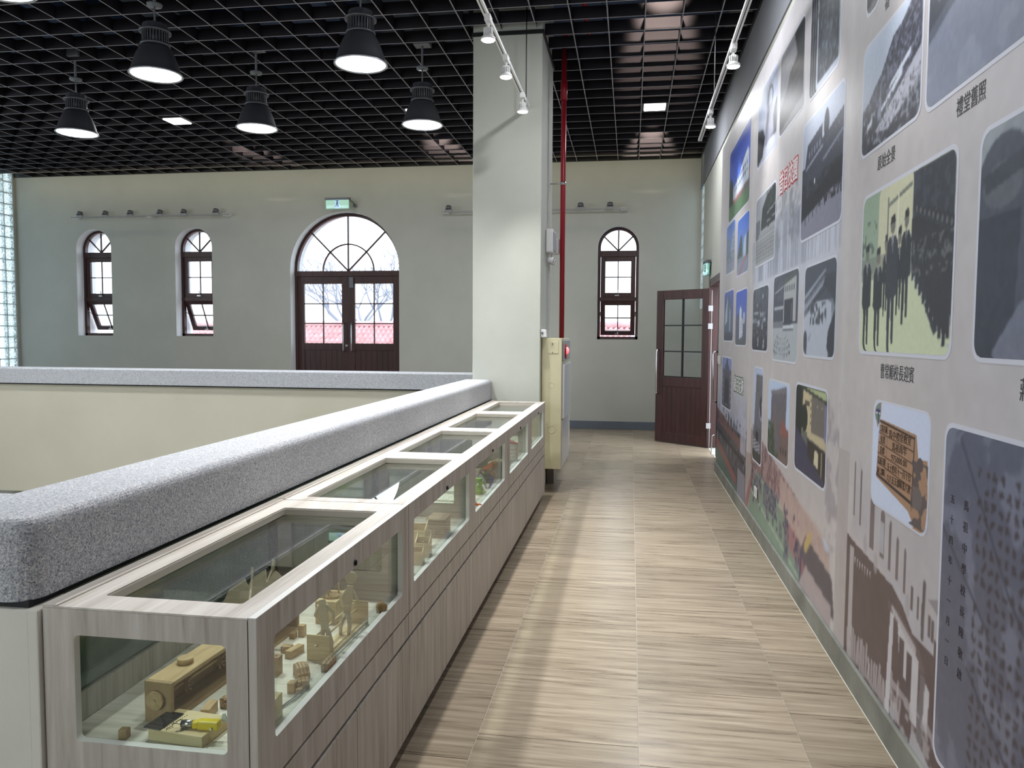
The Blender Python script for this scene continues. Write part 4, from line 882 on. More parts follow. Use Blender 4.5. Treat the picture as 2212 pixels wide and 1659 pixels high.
# woven plywood balls beyond the divider
M_BALL = wood('thin_bent_plywood', [(0.3, (186, 162, 116)), (0.7, (212, 190, 146))], (1, 1, 0.1), 0.55, 30)
for k, (x, y, r, lab) in enumerate([(-0.965, 2.76, 0.054, 'woven plywood ball seen through the divider glass'), (-0.862, 2.80, 0.044, 'smaller woven plywood ball right of the other')]):
    b = empty('woven_ball', (x, y, D + r), 0.4 * k, lab, 'ball', 'woven plywood balls')
    for a in range(4):
        s = MB(); vs = []; n = 32
        for i in range(n):
            t_ = 2 * PI * i / n
            for wv in (-0.36, 0.36):
                for rr in (r, r - 0.002): vs.append((rr * math.cos(t_) * math.cos(wv), rr * math.sin(t_) * math.cos(wv), rr * math.sin(wv)))
        fs = []
        for i in range(n):
            j = (i + 1) % n
            for p, q in ((0, 2), (2, 3), (3, 1), (1, 0)): fs.append((4 * i + p, 4 * j + p, 4 * j + q, 4 * i + q))
        s.add(vs, fs, 0, True); o = s.build('strip', M_BALL, b); o.rotation_euler = (math.radians([90, 60, -50, 15][a]), math.radians([0, 50, 40, -70][a]), a * 0.7); o.scale = (1 - 0.012 * a,) * 3
# open plywood stands
def open_box(x, y, w_, d, h, rz, label, k):
    t = empty('plywood_holder', (x, y, D), math.radians(rz), label, 'holder', 'open plywood holders')
    for s in (-1, 1):
        MB().prism([(-d / 2, 0), (d / 2, 0), (d / 2, h * 0.9), (d / 2 - 0.006, h), (d / 2 - 0.014, h * 0.93), (0.0, h * 0.80), (-d / 2 + 0.008, h * 0.72), (-d / 2, h * 0.66)], 0, 0.004, lambda a, b, q: Vector((s * (w_ / 2) - 0.002 + q - 0.002 * s, a, b))).build('side', M_PLY, t)
    MB().box(-w_ / 2 + 0.003, w_ / 2 - 0.003, -d / 2, -d / 2 + 0.004, 0, h * 0.62).build('front', M_PLY, t); MB().box(-w_ / 2 + 0.003, w_ / 2 - 0.003, d / 2 - 0.012, d / 2 - 0.008, 0, h * 0.8).build('back', M_PLY, t)
    for s in (-1, 1): MB().ball((s * (w_ / 2 - 0.004), d / 2 - 0.008, h + 0.003), 0.004, 8).build('ear', M_PLY, t)
open_box(-0.835, 2.945, 0.058, 0.05, 0.082, 6, 'nearest plywood holder in the second window', 0)
open_box(-0.838, 3.06, 0.060, 0.06, 0.095, 4, 'middle plywood holder in the second window', 1)
open_box(-0.895, 3.20, 0.070, 0.06, 0.120, 0, 'tallest plywood holder, at the back', 2)
t = empty('wooden_crate', (-0.858, 3.36, D), 0, 'grey-brown wooden box with a round hole in the second window', 'box')
M_GREYW = wood('weathered_box_wood', [(0.3, (118, 100, 80)), (0.7, (150, 130, 106))], (0.1, 1, 1), 0.5, 30)
plate('front', rect(-0.04, 0.04, 0, 0.082), [[(0.012 + 0.012 * math.cos(2 * PI * k / 20), 0.026 + 0.012 * math.sin(2 * PI * k / 20)) for k in range(20)]], -0.025, -0.019, XZ, [M_GREYW], t)
MB().box(-0.04, 0.04, -0.018, 0.10, 0, 0.082).build('body', M_GREYW, t, bevel=0.001); MB().box(-0.045, 0.045, -0.028, 0.105, 0.0825, 0.088).build('lid', M_GREYW, t, bevel=0.001)
# printed sheets beyond the next divider
M_PAPER = flat('white_paper', (228, 230, 226), 0.7); g = N('line_drawing_print'); v = g.coords(rand=9.0); nz = g.noise(v, 26, 4, 0.6, 2.0)
M_DRAW = g.fin(g.ramp(nz, [(0.0, (232, 232, 226)), (0.46, (226, 228, 222)), (0.495, (110, 120, 116)), (0.53, (228, 230, 224)), (0.64, (206, 160, 140)), (0.7, (230, 230, 224))]), 0.7)
for k, (x, y, rz, lab) in enumerate([(-1.0, 3.98, 3, 'nearest printed drawing sheet lying in the third bay'), (-1.01, 4.18, -4, 'middle printed drawing sheet in the third bay'), (-1.0, 4.40, 5, 'furthest printed drawing sheet in the third bay')]):
    o = MB().box(-0.11, 0.11, -0.085, 0.085, 0, 0.004 + 0.006 * k).build('drawing_sheet', M_DRAW, bevel=0.001); o.location = (x, y, D); o.rotation_euler = (0, 0, math.radians(rz)); tag(o, lab, 'print', 'drawing sheets in the third bay')
# paper crafts in bay three
M_LIME = flat('lime_paper', (124, 176, 40), 0.5); M_BLUE = flat('blue_paper', (34, 74, 170), 0.5); M_GREYB = flat('pale_blue_paper', (176, 190, 200), 0.5); M_DKG = flat('dark_green_paper', (34, 74, 58), 0.6); M_ORG = flat('orange_paper', (220, 110, 40), 0.5)
t = empty('paper_dinosaur', (-0.862, 4.34, D), math.radians(-20), 'lime green folded paper creature in the third window', 'paper craft')
MB().lathe([(0.001, 0), (0.034, 0.0), (0.036, 0.02), (0.026, 0.045), (0.018, 0.06), (0.022, 0.075), (0.024, 0.09), (0.001, 0.094)], n=9, smooth=False).build('body', M_LIME, t, fix=False)
MB().prism([(0, 0), (0.05, -0.006), (0.052, 0.006), (0.02, 0.02)], -0.006, 0.006, lambda a, b, h: Vector((a, h, b + 0.012))).build('tail', M_LIME, t); MB().prism([(0, 0), (0.03, 0.01), (0.034, -0.008), (0.004, -0.016)], -0.008, 0.008, lambda a, b, h: Vector((a + 0.01, h, b + 0.07))).build('head', M_LIME, t); MB().ball((0.012, -0.022, 0.06), 0.008, 8).build('eye', M_PAPER, t)
t = empty('paper_crane', (-0.850, 4.50, D), math.radians(10), 'folded grey-blue and blue paper figure beside the lime creature', 'paper craft')
MB().prism([(-0.045, 0.07), (-0.03, 0.09), (0.0, 0.05), (0.014, 0.0), (0.0, 0.0), (-0.016, 0.042)], -0.006, 0.006, XZ).build('wing', M_GREYB, t); MB().prism([(0.016, 0.0), (0.03, 0.0), (0.052, 0.055), (0.03, 0.09), (0.026, 0.06), (0.03, 0.045)], 0.0, 0.012, XZ).build('tail', M_BLUE, t); MB().box(-0.012, 0.028, 0.008, 0.03, 0.03, 0.09).build('body', M_DKG, t)
t = empty('curled_paper_craft', (-0.875, 4.66, D), 0, 'brown curled paper creature with ring eyes behind the blue figure', 'paper craft')
M_TAN = flat('tan_kraft_paper', (176, 132, 78), 0.6); M_BRN = flat('brown_kraft_paper', (104, 88, 70), 0.6)
for k, (x, z, r) in enumerate([(-0.02, 0.07, 0.024), (0.022, 0.085, 0.024), (0.0, 0.04, 0.028), (0.045, 0.115, 0.026), (-0.04, 0.035, 0.02), (0.03, 0.04, 0.022)]):
    q = MB().lathe([(r * 0.45, -0.012), (r, -0.012), (r, 0.012), (r * 0.45, 0.012), (r * 0.45, -0.012)], n=18); o = q.build('paper_roll', M_TAN if k % 2 else M_BRN, t, fix=False); o.location = (x, 0.01 * k, z); o.rotation_euler = (PI / 2 + 0.2 * k, 0.3 * k, 0)
MB().prism([(-0.05, 0.08), (0.0, 0.11), (0.035, 0.135), (0.046, 0.14), (0.035, 0.10), (0.0, 0.09)], -0.01, 0.0, XZ).build('crest', M_ORG, t)
for k, (x, y, z) in enumerate([(0.05, 0.12, 0.105), (0.09, 0.14, 0.12)]): MB().ball((x - 0.03, y, z), 0.028, 10, sc=(1.2, 1, 0.7)).build('lump', M_PALEP, t)
t = empty('paper_fish', (-0.808, 4.02, D), 0, 'small orange and red paper shape at the near end of the third window', 'paper craft')
MB().prism([(-0.018, 0.0), (0.016, 0.0), (0.022, 0.016), (0.004, 0.012), (-0.004, 0.026), (-0.014, 0.012)], -0.008, 0.008, XZ).build('body', M_ORG, t); MB().prism([(0.016, 0.004), (0.034, 0.0), (0.026, 0.014)], -0.004, 0.004, XZ).build('tail', flat('red_paper', (196, 40, 36), 0.5), t)
# bays four and five: little shoes, balls and paper stacks
def shoe(x, y, z, rz, c, label):
    t = empty('little_shoe', (x, y, z), math.radians(rz), label, 'shoe')
    m = flat('shoe_' + c[0], c[1], 0.5); up = MB(); prof = [(-0.04, 0.006, 0.022, 0.036), (-0.03, 0.004, 0.026, 0.040), (-0.01, 0.004, 0.024, 0.034), (0.012, 0.004, 0.024, 0.024), (0.032, 0.004, 0.022, 0.018), (0.048, 0.006, 0.012, 0.012)]
    vs = []; n = 12
    for (xx_, zb, wd, ht) in prof:
        for k in range(n): a = 2 * PI * k / n; vs.append((xx_, wd * 0.5 * math.cos(a) * 1.3, zb + ht * 0.5 + ht * 0.5 * math.sin(a)))
    up.add(vs, [(i * n + k, i * n + (k + 1) % n, (i + 1) * n + (k + 1) % n, (i + 1) * n + k) for i in range(len(prof) - 1) for k in range(n)], 0, True); up.add(vs, [tuple(range(n)), tuple(range(len(vs) - 1, len(vs) - n - 1, -1))])
    up.build('upper', m, t); MB().prism(rrect(-0.044, 0.05, -0.017, 0.017, 0.012), 0, 0.006, XY).build('sole', M_WHITEP, t); MB().box(-0.006, 0.016, -0.010, 0.010, 0.030, 0.036).build('tongue', M_WHITEP, t, bevel=0.002)
t = empty('paper_stack', (-0.858, 5.56, D), 0, 'stack of grey and white printed cards under the red shoe', 'stack of paper')
for k in range(9): MB().box(-0.045 + 0.002 * (k % 3), 0.045 - 0.002 * ((k + 1) % 3), -0.05, 0.05, 0.0135 * k, 0.0135 * k + 0.012).build('card', M_PAPER if k % 2 else M_DRAW, t)
shoe(-0.850, 5.54, D + 0.1205, -20, ('red', (176, 34, 30)), 'red child-size shoe on top of the card stack')
for k, (x, y, r, lab) in enumerate([(-0.846, 5.30, 0.032, 'pale grey paper ball nearest the glass in the fourth bay'), (-0.895, 5.38, 0.030, 'pale paper ball at the back in the fourth bay'), (-0.840, 5.19, 0.024, 'smallest pale paper ball in the fourth bay')]):
    b = MB(); b.ball((0, 0, r), r, 12); b.box(-r * 1.2, r * 1.2, -0.004, 0.004, r * 0.9, r * 1.1); o = b.build('paper_ball', M_PAPER); o.location = (x, y, D); tag(o, lab, 'paper ball', 'pale paper balls in the fourth bay')
shoe(-0.862, 6.42, D + 0.041, 200, ('navy', (40, 38, 62)), 'dark navy shoe in the last window before the pillar')
cube('display_riser', -0.862, 6.42, D, 0.09, 0.12, 0.04, 0, M_PALEP, 'low pale block carrying the dark shoe', 'riser')
# ------------------------------------------------------------------ the photo wall (flat print: colours carried per vertex on fine grids)
g = N('matte_wall_print'); ca = g.n('ShaderNodeVertexColor', _layer_name='print'); M_PRINT = g.fin(g.mix(1.0, ca.outputs[0], (1.04, 1.07, 1.16), 'MULTIPLY'), 0.42, spec=0.35)
M_BORDER = flat('pale_print_border', (212, 215, 230), 0.45); M_INK = flat('dark_caption_ink', (52, 54, 58), 0.5); M_PLATEINK = flat('plaque_ink', (62, 44, 34), 0.6)
def vnoise(shape, cells, r):
    """smooth value noise on a grid"""
    ch, cw = max(2, int(cells[0])) + 1, max(2, int(cells[1])) + 1; gdat = r.random((ch + 1, cw + 1))
    y = np.linspace(0, ch - 1e-3, shape[0]); x = np.linspace(0, cw - 1e-3, shape[1]); yi, xi = y.astype(int), x.astype(int); fy, fx = (y - yi)[:, None], (x - xi)[None, :]
    fy = fy * fy * (3 - 2 * fy); fx = fx * fx * (3 - 2 * fx)
    return (gdat[yi][:, xi] * (1 - fy) * (1 - fx) + gdat[yi + 1][:, xi] * fy * (1 - fx) + gdat[yi][:, xi + 1] * (1 - fy) * fx + gdat[yi + 1][:, xi + 1] * fy * fx)
class Cv:
    """small canvas in unit coordinates, u to the right, v up"""
    def __init__(s, w_, h, res, seed=0, ur=(0, 1)):
        s.nx = max(8, int(w_ * (ur[1] - ur[0]) / res)) + 1; s.ny = max(8, int(h / res)) + 1; s.U, s.V = np.meshgrid(np.linspace(ur[0], ur[1], s.nx), np.linspace(0, 1, s.ny)); s.asp = w_ / h; s.du = ur[1] - ur[0]
        s.C = np.zeros((s.ny, s.nx, 3)); s.r = np.random.default_rng(seed)
    def put(s, m, c, a=1.0):
        m = (np.asarray(m, float) * a)[..., None]; s.C = s.C * (1 - m) + np.array(c, float) * m; return s
    def grad(s, c0, c1): t = s.V[..., None]; s.C = np.array(c0, float) * (1 - t) + np.array(c1, float) * t; return s
    def poly(s, pts, c, a=1.0):
        ins = np.zeros(s.U.shape, bool); n = len(pts)
        for i in range(n):
            x0, y0 = pts[i]; x1, y1 = pts[(i + 1) % n]
            if y0 == y1: continue
            ins ^= ((y0 > s.V) != (y1 > s.V)) & (s.U < (x1 - x0) * (s.V - y0) / (y1 - y0) + x0)
        return s.put(ins, c, a)
    def rect(s, u0, v0, u1, v1, c, a=1.0): return s.put((s.U >= u0) & (s.U <= u1) & (s.V >= v0) & (s.V <= v1), c, a)
    def ell(s, u, v, ru, rv, c, a=1.0, soft=0.0):
        d = ((s.U - u) / ru) ** 2 + ((s.V - v) / rv) ** 2; m = (d < 1) if not soft else np.clip((1 - d) / soft, 0, 1); return s.put(m, c, a)
    def line(s, p, q, w_, c, a=1.0):
        (x0, y0), (x1, y1) = p, q; dx, dy = (x1 - x0) * s.asp, y1 - y0; L = max(1e-9, dx * dx + dy * dy); X, Y = (s.U - x0) * s.asp, s.V - y0
        t = np.clip((X * dx + Y * dy) / L, 0, 1); d = np.hypot(X - t * dx, Y - t * dy); return s.put(np.clip((w_ - d) / (0.35 * w_) + 0.5, 0, 1), c, a)
    def fbm(s, cells, oct_=4):
        o = np.zeros(s.U.shape); a = 1; t = 0
        for k in range(oct_): o += a * vnoise(s.U.shape, (cells * 2 ** k, cells * s.asp * s.du * 2 ** k), s.r); t += a; a *= 0.55
        return o / t
    def grain(s, cells, amp, mask=None, oct_=3):
        n = (s.fbm(cells, oct_) - 0.5) * 2 * amp; n = n if mask is None else n * mask; s.C = np.clip(s.C + n[..., None], 0, 255); return s
    def blot(s, cells, thr, c, a=1.0, reg=None, oct_=3):
        m = np.clip((s.fbm(cells, oct_) - thr) * 12, 0, 1)
        if reg is not None: m = m * reg
        return s.put(m, c, a)
    def reg(s, u0, v0, u1, v1): return ((s.U >= u0) & (s.U <= u1) & (s.V >= v0) & (s.V <= v1)).astype(float)
    def man(s, u, v, h, c, w_=1.5, a=1.0):
        k = h / s.asp * w_; s.ell(u, v + h * 0.93, 0.055 * k / w_ * 1.1, 0.062 * h, c, a); s.poly([(u - 0.11 * k, v + h * 0.82), (u + 0.11 * k, v + h * 0.82), (u + 0.10 * k, v + h * 0.45), (u - 0.10 * k, v + h * 0.45)], c, a)
        s.poly([(u - 0.09 * k, v + h * 0.5), (u - 0.01 * k, v + h * 0.5), (u - 0.03 * k, v), (u - 0.07 * k, v)], c, a); s.poly([(u + 0.01 * k, v + h * 0.5), (u + 0.09 * k, v + h * 0.5), (u + 0.08 * k, v), (u + 0.04 * k, v)], c, a); return s
    def wins(s, u0, v0, u1, v1, nu, nv, c, fill=0.55, a=1.0, skew=0.0):
        for i in range(nu):
            for j in range(nv):
                x = u0 + (u1 - u0) * (i + (1 - fill) / 2) / nu; y = v0 + (v1 - v0) * (j + (1 - fill) / 2) / nv + skew * (x - u0); s.rect(x, y, x + (u1 - u0) * fill / nu, y + (v1 - v0) * fill / nv, c, a)
        return s
def sheet(name, cv, Y0, Y1, z0, z1, parent, xoff, r=0.0):
    """grid mesh carrying the canvas; Y0 is the left (far) edge. r rounds the corners by squeezing the rows"""
    nx, ny = cv.nx, cv.ny; W_, H_ = Y0 - Y1, z1 - z0; Vv = np.linspace(0, 1, ny); z = z0 + Vv * H_
    ins = np.zeros(ny)
    if r:
        for k in range(ny):
            d = min(z[k] - z0, z1 - z[k])
            if d < r: ins[k] = r - math.sqrt(max(0, r * r - (r - d) ** 2))
    U = np.linspace(0, 1, nx); YY = Y0 - ins[:, None] - U[None, :] * (W_ - 2 * ins[:, None]); ZZ = np.repeat(z[:, None], nx, 1)
    co = np.stack([np.full(YY.shape, xoff), YY, ZZ], -1).reshape(-1, 3).astype(np.float32)
    i = np.arange((ny - 1) * (nx - 1)); a = (i // (nx - 1)) * nx + i % (nx - 1); F = np.stack([a, a + 1, a + nx + 1, a + nx], -1).astype(np.int32)
    me = bpy.data.meshes.new(name); me.vertices.add(len(co)); me.vertices.foreach_set('co', co.ravel()); me.loops.add(F.size); me.loops.foreach_set('vertex_index', F.ravel())
    me.polygons.add(len(F)); me.polygons.foreach_set('loop_start', np.arange(0, F.size, 4, dtype=np.int32)); me.polygons.foreach_set('loop_total', np.full(len(F), 4, dtype=np.int32)); me.update(calc_edges=True)
    Cb = np.pad(cv.C, ((1, 1), (1, 1), (0, 0)), 'edge'); Cb = (Cb[1:-1, 1:-1] * 4 + Cb[:-2, 1:-1] * 1.5 + Cb[2:, 1:-1] * 1.5 + Cb[1:-1, :-2] * 1.5 + Cb[1:-1, 2:] * 1.5) / 10
    c = np.clip(Cb, 0, 255) / 255; c = np.where(c <= 0.04045, c / 12.92, ((c + 0.055) / 1.055) ** 2.4); c = np.concatenate([c.reshape(-1, 3), np.ones((nx * ny, 1))], 1).astype(np.float32)
    at = me.color_attributes.new('print', 'FLOAT_COLOR', 'POINT'); at.data.foreach_set('color', c.ravel()); me.materials.append(M_PRINT); me.validate()
    o = bpy.data.objects.new(name, me); COL.objects.link(o); o.parent = parent; return o

MY0, MY1, MZ0, MZ1 = 8.82, 0.2, 0.115, 3.56
mural = MB().box(0.962, XR - 0.002, MY1 - 3.0, MY0, 0.0, MZ1).build('mural', flat('mural_board', (196, 190, 186), 0.6)); tag(mural, 'long printed photo wall on the right of the corridor', 'mural')
# --- background print
bgc = None
def U_(y): return (MY0 - y) / (MY0 - MY1)
def V_(z): return (z - MZ0) / (MZ1 - MZ0)
def R_(y0, z0, y1, z1, c, a=1.0): return bgc.rect(U_(y0), V_(z0), U_(y1), V_(z1), c, a)
def PL(pts, c, a=1.0): return bgc.poly([(U_(y), V_(z)) for y, z in pts], c, a)
def paint_background():
    bgc.grad((192, 184, 178), (196, 190, 188)); bgc.grain(3, 9, oct_=4)
    # soft vertical seams of the print and the cooler right-hand half
    for y, k in ((6.55, 5), (3.73, 8), (5.5, 4)): bgc.put(np.clip(1 - abs(bgc.U - U_(y)) / 0.010, 0, 1), (212, 208, 204), 0.35)
    bgc.put(np.clip((bgc.U - U_(3.0)) / 0.2, 0, 1) * 0.5, (196, 196, 206))
    # pale blue-grey strip with hazy figures behind the middle group
    m = np.clip(1 - abs(bgc.V - V_(2.0)) / 0.17, 0, 1) * np.clip((bgc.U - U_(6.5)) / 0.02, 0, 1) * np.clip((U_(3.75) - bgc.U) / 0.02, 0, 1); bgc.put(m, (196, 200, 212), 0.9)
    rr_ = random.Random(3)
    for k in range(46):
        y = rr_.uniform(3.85, 6.45); h = rr_.uniform(0.32, 0.50); bgc.man(U_(y), V_(1.95 - 0.02), h / (MZ1 - MZ0), (136, 140, 152), a=0.42)
    bgc.blot(40, 0.55, (120, 126, 128), 0.5, bgc.reg(U_(5.6), V_(2.1), U_(4.75), V_(2.45)))
    # far lower photo: sky, roofs, dark foliage and court
    u0, u1 = U_(8.82), U_(6.6)
    PL([(8.82, 1.12), (6.6, 1.12), (6.6, 0.115), (8.82, 0.115)], (150, 152, 166), 0.0)
    for k in range(24):
        z = 0.62 + 0.024 * k; R_(8.82, z, 6.6, z + 0.026, (150 + 1.0 * k, 152 + k, 172 + 0.3 * k), 0.9 * (1 - k / 24))
    bgc.blot(9, 0.5, (184, 188, 204), 0.5, bgc.reg(u0, V_(0.62), u1, V_(1.0)))
    PL([(8.82, 0.66), (6.6, 0.66), (6.6, 0.115), (8.82, 0.115)], (66, 64, 72)); PL([(8.82, 0.74), (8.3, 0.70), (7.7, 0.66), (6.75, 0.60), (6.75, 0.50), (8.82, 0.60)], (118, 86, 84))
    bgc.blot(60, 0.52, (48, 54, 56), 0.9, bgc.reg(u0, V_(0.62), u1, V_(0.84)) * (bgc.V < V_(0.66) + (V_(0.84) - V_(0.66)) * bgc.fbm(30)))
    bgc.blot(26, 0.5, (86, 82, 90), 0.6, bgc.reg(u0, V_(0.25), u1, V_(0.55))); bgc.blot(50, 0.58, (150, 148, 158), 0.5, bgc.reg(u0, V_(0.3), u1, V_(0.5)))
    PL([(8.82, 0.36), (7.4, 0.22), (6.95, 0.115), (8.82, 0.115)], (84, 104, 96)); bgc.line((U_(8.8), V_(0.37)), (U_(7.2), V_(0.2)), 0.012, (140, 84, 82)); R_(7.1, 0.115, 6.62, 0.34, (150, 146, 156), 0.8)
    R_(6.95, 0.5, 6.62, 0.82, (188, 186, 196), 0.8); bgc.line((U_(8.8), V_(0.50)), (U_(6.7), V_(0.44)), 0.006, (40, 40, 46))
    # sports field with crowd
    PL([(6.58, 0.115), (3.85, 0.115), (3.85, 0.45), (5.2, 0.66), (6.58, 0.56)], (170, 156, 148)); PL([(6.42, 0.115), (4.28, 0.115), (4.62, 0.40), (5.4, 0.50), (6.0, 0.52), (6.2, 0.42)], (126, 146, 126))
    bgc.line((U_(6.52), V_(0.14)), (U_(6.1), V_(0.56)), 0.016, (150, 104, 104)); bgc.line((U_(4.75), V_(0.40)), (U_(4.12), V_(0.08)), 0.018, (144, 98, 100)); PL([(5.0, 0.34), (4.62, 0.42), (4.5, 0.2), (4.72, 0.22)], (156, 112, 112))
    for a, b, c_, d in ((6.3, 0.30, 4.4, 0.13), (5.9, 0.46, 4.7, 0.40)): bgc.line((U_(a), V_(b)), (U_(c_), V_(d)), 0.003, (176, 190, 172), 0.7)
    creg = bgc.reg(U_(6.35), V_(0.42), U_(3.9), V_(0.78)); slope = (bgc.V < V_(0.82) - 0.35 * (bgc.U - U_(6.35))) & (bgc.V > V_(0.50) - 0.10 * (bgc.U - U_(6.35)))
    bgc.put(slope * creg, (150, 120, 116), 0.8); bgc.blot(90, 0.5, (106, 78, 84), 0.8, slope * creg); bgc.blot(70, 0.60, (186, 150, 148), 0.7, slope * creg)
    for (a, b, c_, d) in ((6.15, 0.27, 5.95, 0.46), (5.92, 0.36, 5.8, 0.50), (5.72, 0.30, 5.22, 0.47), (5.55, 0.22, 5.48, 0.34), (5.12, 0.22, 5.02, 0.33), (4.95, 0.14, 4.8, 0.44), (4.62, 0.16, 4.5, 0.34), (6.3, 0.36, 6.2, 0.52)):
        R = bgc.reg(U_(a), V_(b), U_(c_), V_(d)); bgc.put(R, (104, 108, 114), 0.6); bgc.blot(150, 0.52, (48, 46, 74), 0.8, R); bgc.blot(120, 0.6, (126, 104, 118), 0.6, R)
    for k in range(9): bgc.line((U_(5.1), V_(0.60 - 0.022 * k)), (U_(3.86), V_(0.50 - 0.026 * k)), 0.0035, (190, 166, 154), 0.8)
    PL([(4.5, 0.30), (4.36, 0.42), (3.80, 0.36), (3.74, 0.18), (4.1, 0.14)], (88, 80, 86)); bgc.line((U_(4.48), V_(0.13)), (U_(4.46), V_(0.30)), 0.005, (60, 56, 100)); bgc.line((U_(4.36), V_(0.36)), (U_(4.26), V_(0.44)), 0.010, (190, 164, 104)); PL([(4.02, 0.52), (3.88, 0.50), (3.84, 0.45), (3.96, 0.47)], (186, 198, 214))
    PL([(4.5, 0.115), (3.8, 0.115), (3.8, 0.22), (4.34, 0.26)], (172, 158, 156))
    bgc.blot(40, 0.52, (150, 142, 146), 0.7, bgc.reg(U_(3.98), V_(0.45), U_(3.74), V_(1.2)))
    # pale printed column between the two lower photos
    R_(3.74, 0.115, 3.56, 1.0, (168, 158, 154), 0.6); R_(3.56, 0.2, 3.50, 0.86, (196, 188, 184))
    # sepia school building
    S1, S2, S3 = (96, 80, 78), (128, 114, 112), (200, 196, 196)
    m = np.clip((V_(1.05) - bgc.V) / 0.05, 0, 1) * np.clip((bgc.U - U_(3.50)) / 0.004, 0, 1); bgc.put(m, (184, 178, 178), 0.8)
    PL([(3.56, 0.64), (3.05, 0.60), (2.80, 0.585), (2.55, 0.55), (1.5, 0.40), (0.2, 0.3), (0.2, 0.115), (3.56, 0.115)], S1)
    PL([(3.5, 0.655), (2.9, 0.615), (2.5, 0.57), (2.5, 0.555), (2.9, 0.60), (3.5, 0.63)], (190, 182, 180))
    PL([(3.1, 0.64), (2.56, 0.57), (2.56, 0.50), (2.75, 0.50), (2.85, 0.56)], (186, 182, 184))
    for y, a, b, w_ in ((3.47, 0.74, 0.95, 0.020), (3.38, 0.72, 0.93, 0.022), (3.22, 0.66, 0.84, 0.055), (3.09, 0.66, 0.82, 0.05), (3.0, 0.64, 0.80, 0.028), (2.92, 0.63, 0.76, 0.028), (2.84, 0.61, 0.74, 0.022)):
        R_(y + w_ / 2, a, y - w_ / 2, b, (118, 106, 106)); bgc.ell(U_(y), V_(b), w_ / 2 / (MY0 - MY1), 0.008, (118, 106, 106))
    R_(3.12, 0.68, 3.07, 0.80, (176, 172, 174))
    for y in (2.76, 2.70, 2.66, 2.60, 2.57): R_(y + 0.014, 0.575 - (2.76 - y) * 0.2, y - 0.006, 0.655 - (2.76 - y) * 0.25, (104, 94, 94))
    bgc.line((U_(2.66), V_(0.52)), (U_(2.655), V_(0.70)), 0.0035, (96, 88, 90)); PL([(2.62, 0.66), (2.5, 0.70), (2.3, 0.66), (2.5, 0.62)], (128, 122, 122), 0.7)
    R_(3.51, 0.115, 3.45, 0.60, (176, 168, 166)); 
    for k in range(7): PL([(3.44 - k * 0.035, 0.57), (3.425 - k * 0.035, 0.57), (3.435 - k * 0.035, 0.53)], (196, 188, 186))
    for k in range(26): y = 3.5 - k * 0.026; bgc.line((U_(y), V_(0.12 + rr_.uniform(0, .02))), (U_(y + rr_.uniform(-.02, .02)), V_(0.24 + rr_.uniform(-.05, .05))), 0.0032, (176, 168, 166), 0.8)
    bgc.blot(60, 0.56, (160, 150, 148), 0.6, bgc.reg(U_(3.5), V_(0.115), U_(2.9), V_(0.22)))
    PL([(3.0, 0.535), (2.86, 0.52), (2.68, 0.47), (2.62, 0.41), (2.66, 0.40), (2.86, 0.47), (3.0, 0.50)], (112, 96, 94)); bgc.line((U_(2.95), V_(0.515)), (U_(2.72), V_(0.455)), 0.0035, (196, 190, 190), 0.8)
    PL([(2.97, 0.50), (2.93, 0.50), (2.95, 0.115), (3.0, 0.115)], S3); PL([(2.89, 0.49), (2.68, 0.43), (2.68, 0.20), (2.74, 0.20), (2.75, 0.30), (2.86, 0.33)], S3); R_(2.865, 0.31, 2.815, 0.44, (92, 80, 80)); R_(2.79, 0.26, 2.74, 0.42, (92, 80, 80))
    PL([(2.66, 0.40), (2.62, 0.40), (2.63, 0.115), (2.69, 0.115)], (120, 112, 114)); PL([(2.62, 0.385), (2.58, 0.37), (2.59, 0.22), (2.63, 0.24)], S3); bgc.blot(70, 0.5, (184, 180, 180), 0.7, bgc.reg(U_(2.95), V_(0.115), U_(2.3), V_(0.26)))
    PL([(2.72, 0.18), (2.5, 0.115), (2.74, 0.115)], (176, 172, 172))
    for k in range(150):
        y = rr_.uniform(4.5, 6.3); z = 0.20 + rr_.random() * 0.30; bgc.ell(U_(y), V_(z), 0.0022, 0.0055, (52, 54, 80) if rr_.random() < 0.7 else (150, 120, 124), 0.85 if 0.22 + (6.3 - y) * 0.02 < z < 0.47 and (y * 3.1) % 1 < 0.55 else 0.0)
    for k in range(10): bgc.line((U_(2.93 - 0.024 * k), V_(0.513 - 0.0075 * k)), (U_(2.93 - 0.024 * k), V_(0.500 - 0.0078 * k)), 0.0022, (190, 184, 184), 0.8)
    for y, a, b in ((3.30, 0.66, 0.74), (3.16, 0.62, 0.70), (2.80, 0.575, 0.62)): bgc.ell(U_(y), V_(a), 0.0028, 0.012, (168, 162, 162), 0.7)
    bgc.grain(60, 5, oct_=2)
    
for ya, yb, rs_ in ((MY0, 3.74, 0.013), (3.74, 2.0, 0.0055), (2.0, MY1, 0.02)):
    bgc = Cv(MY0 - MY1, MZ1 - MZ0, rs_, 11, (U_(ya), U_(yb))); paint_background(); sheet('background_print', bgc, ya, yb, MZ0, MZ1, mural, 0.9617)

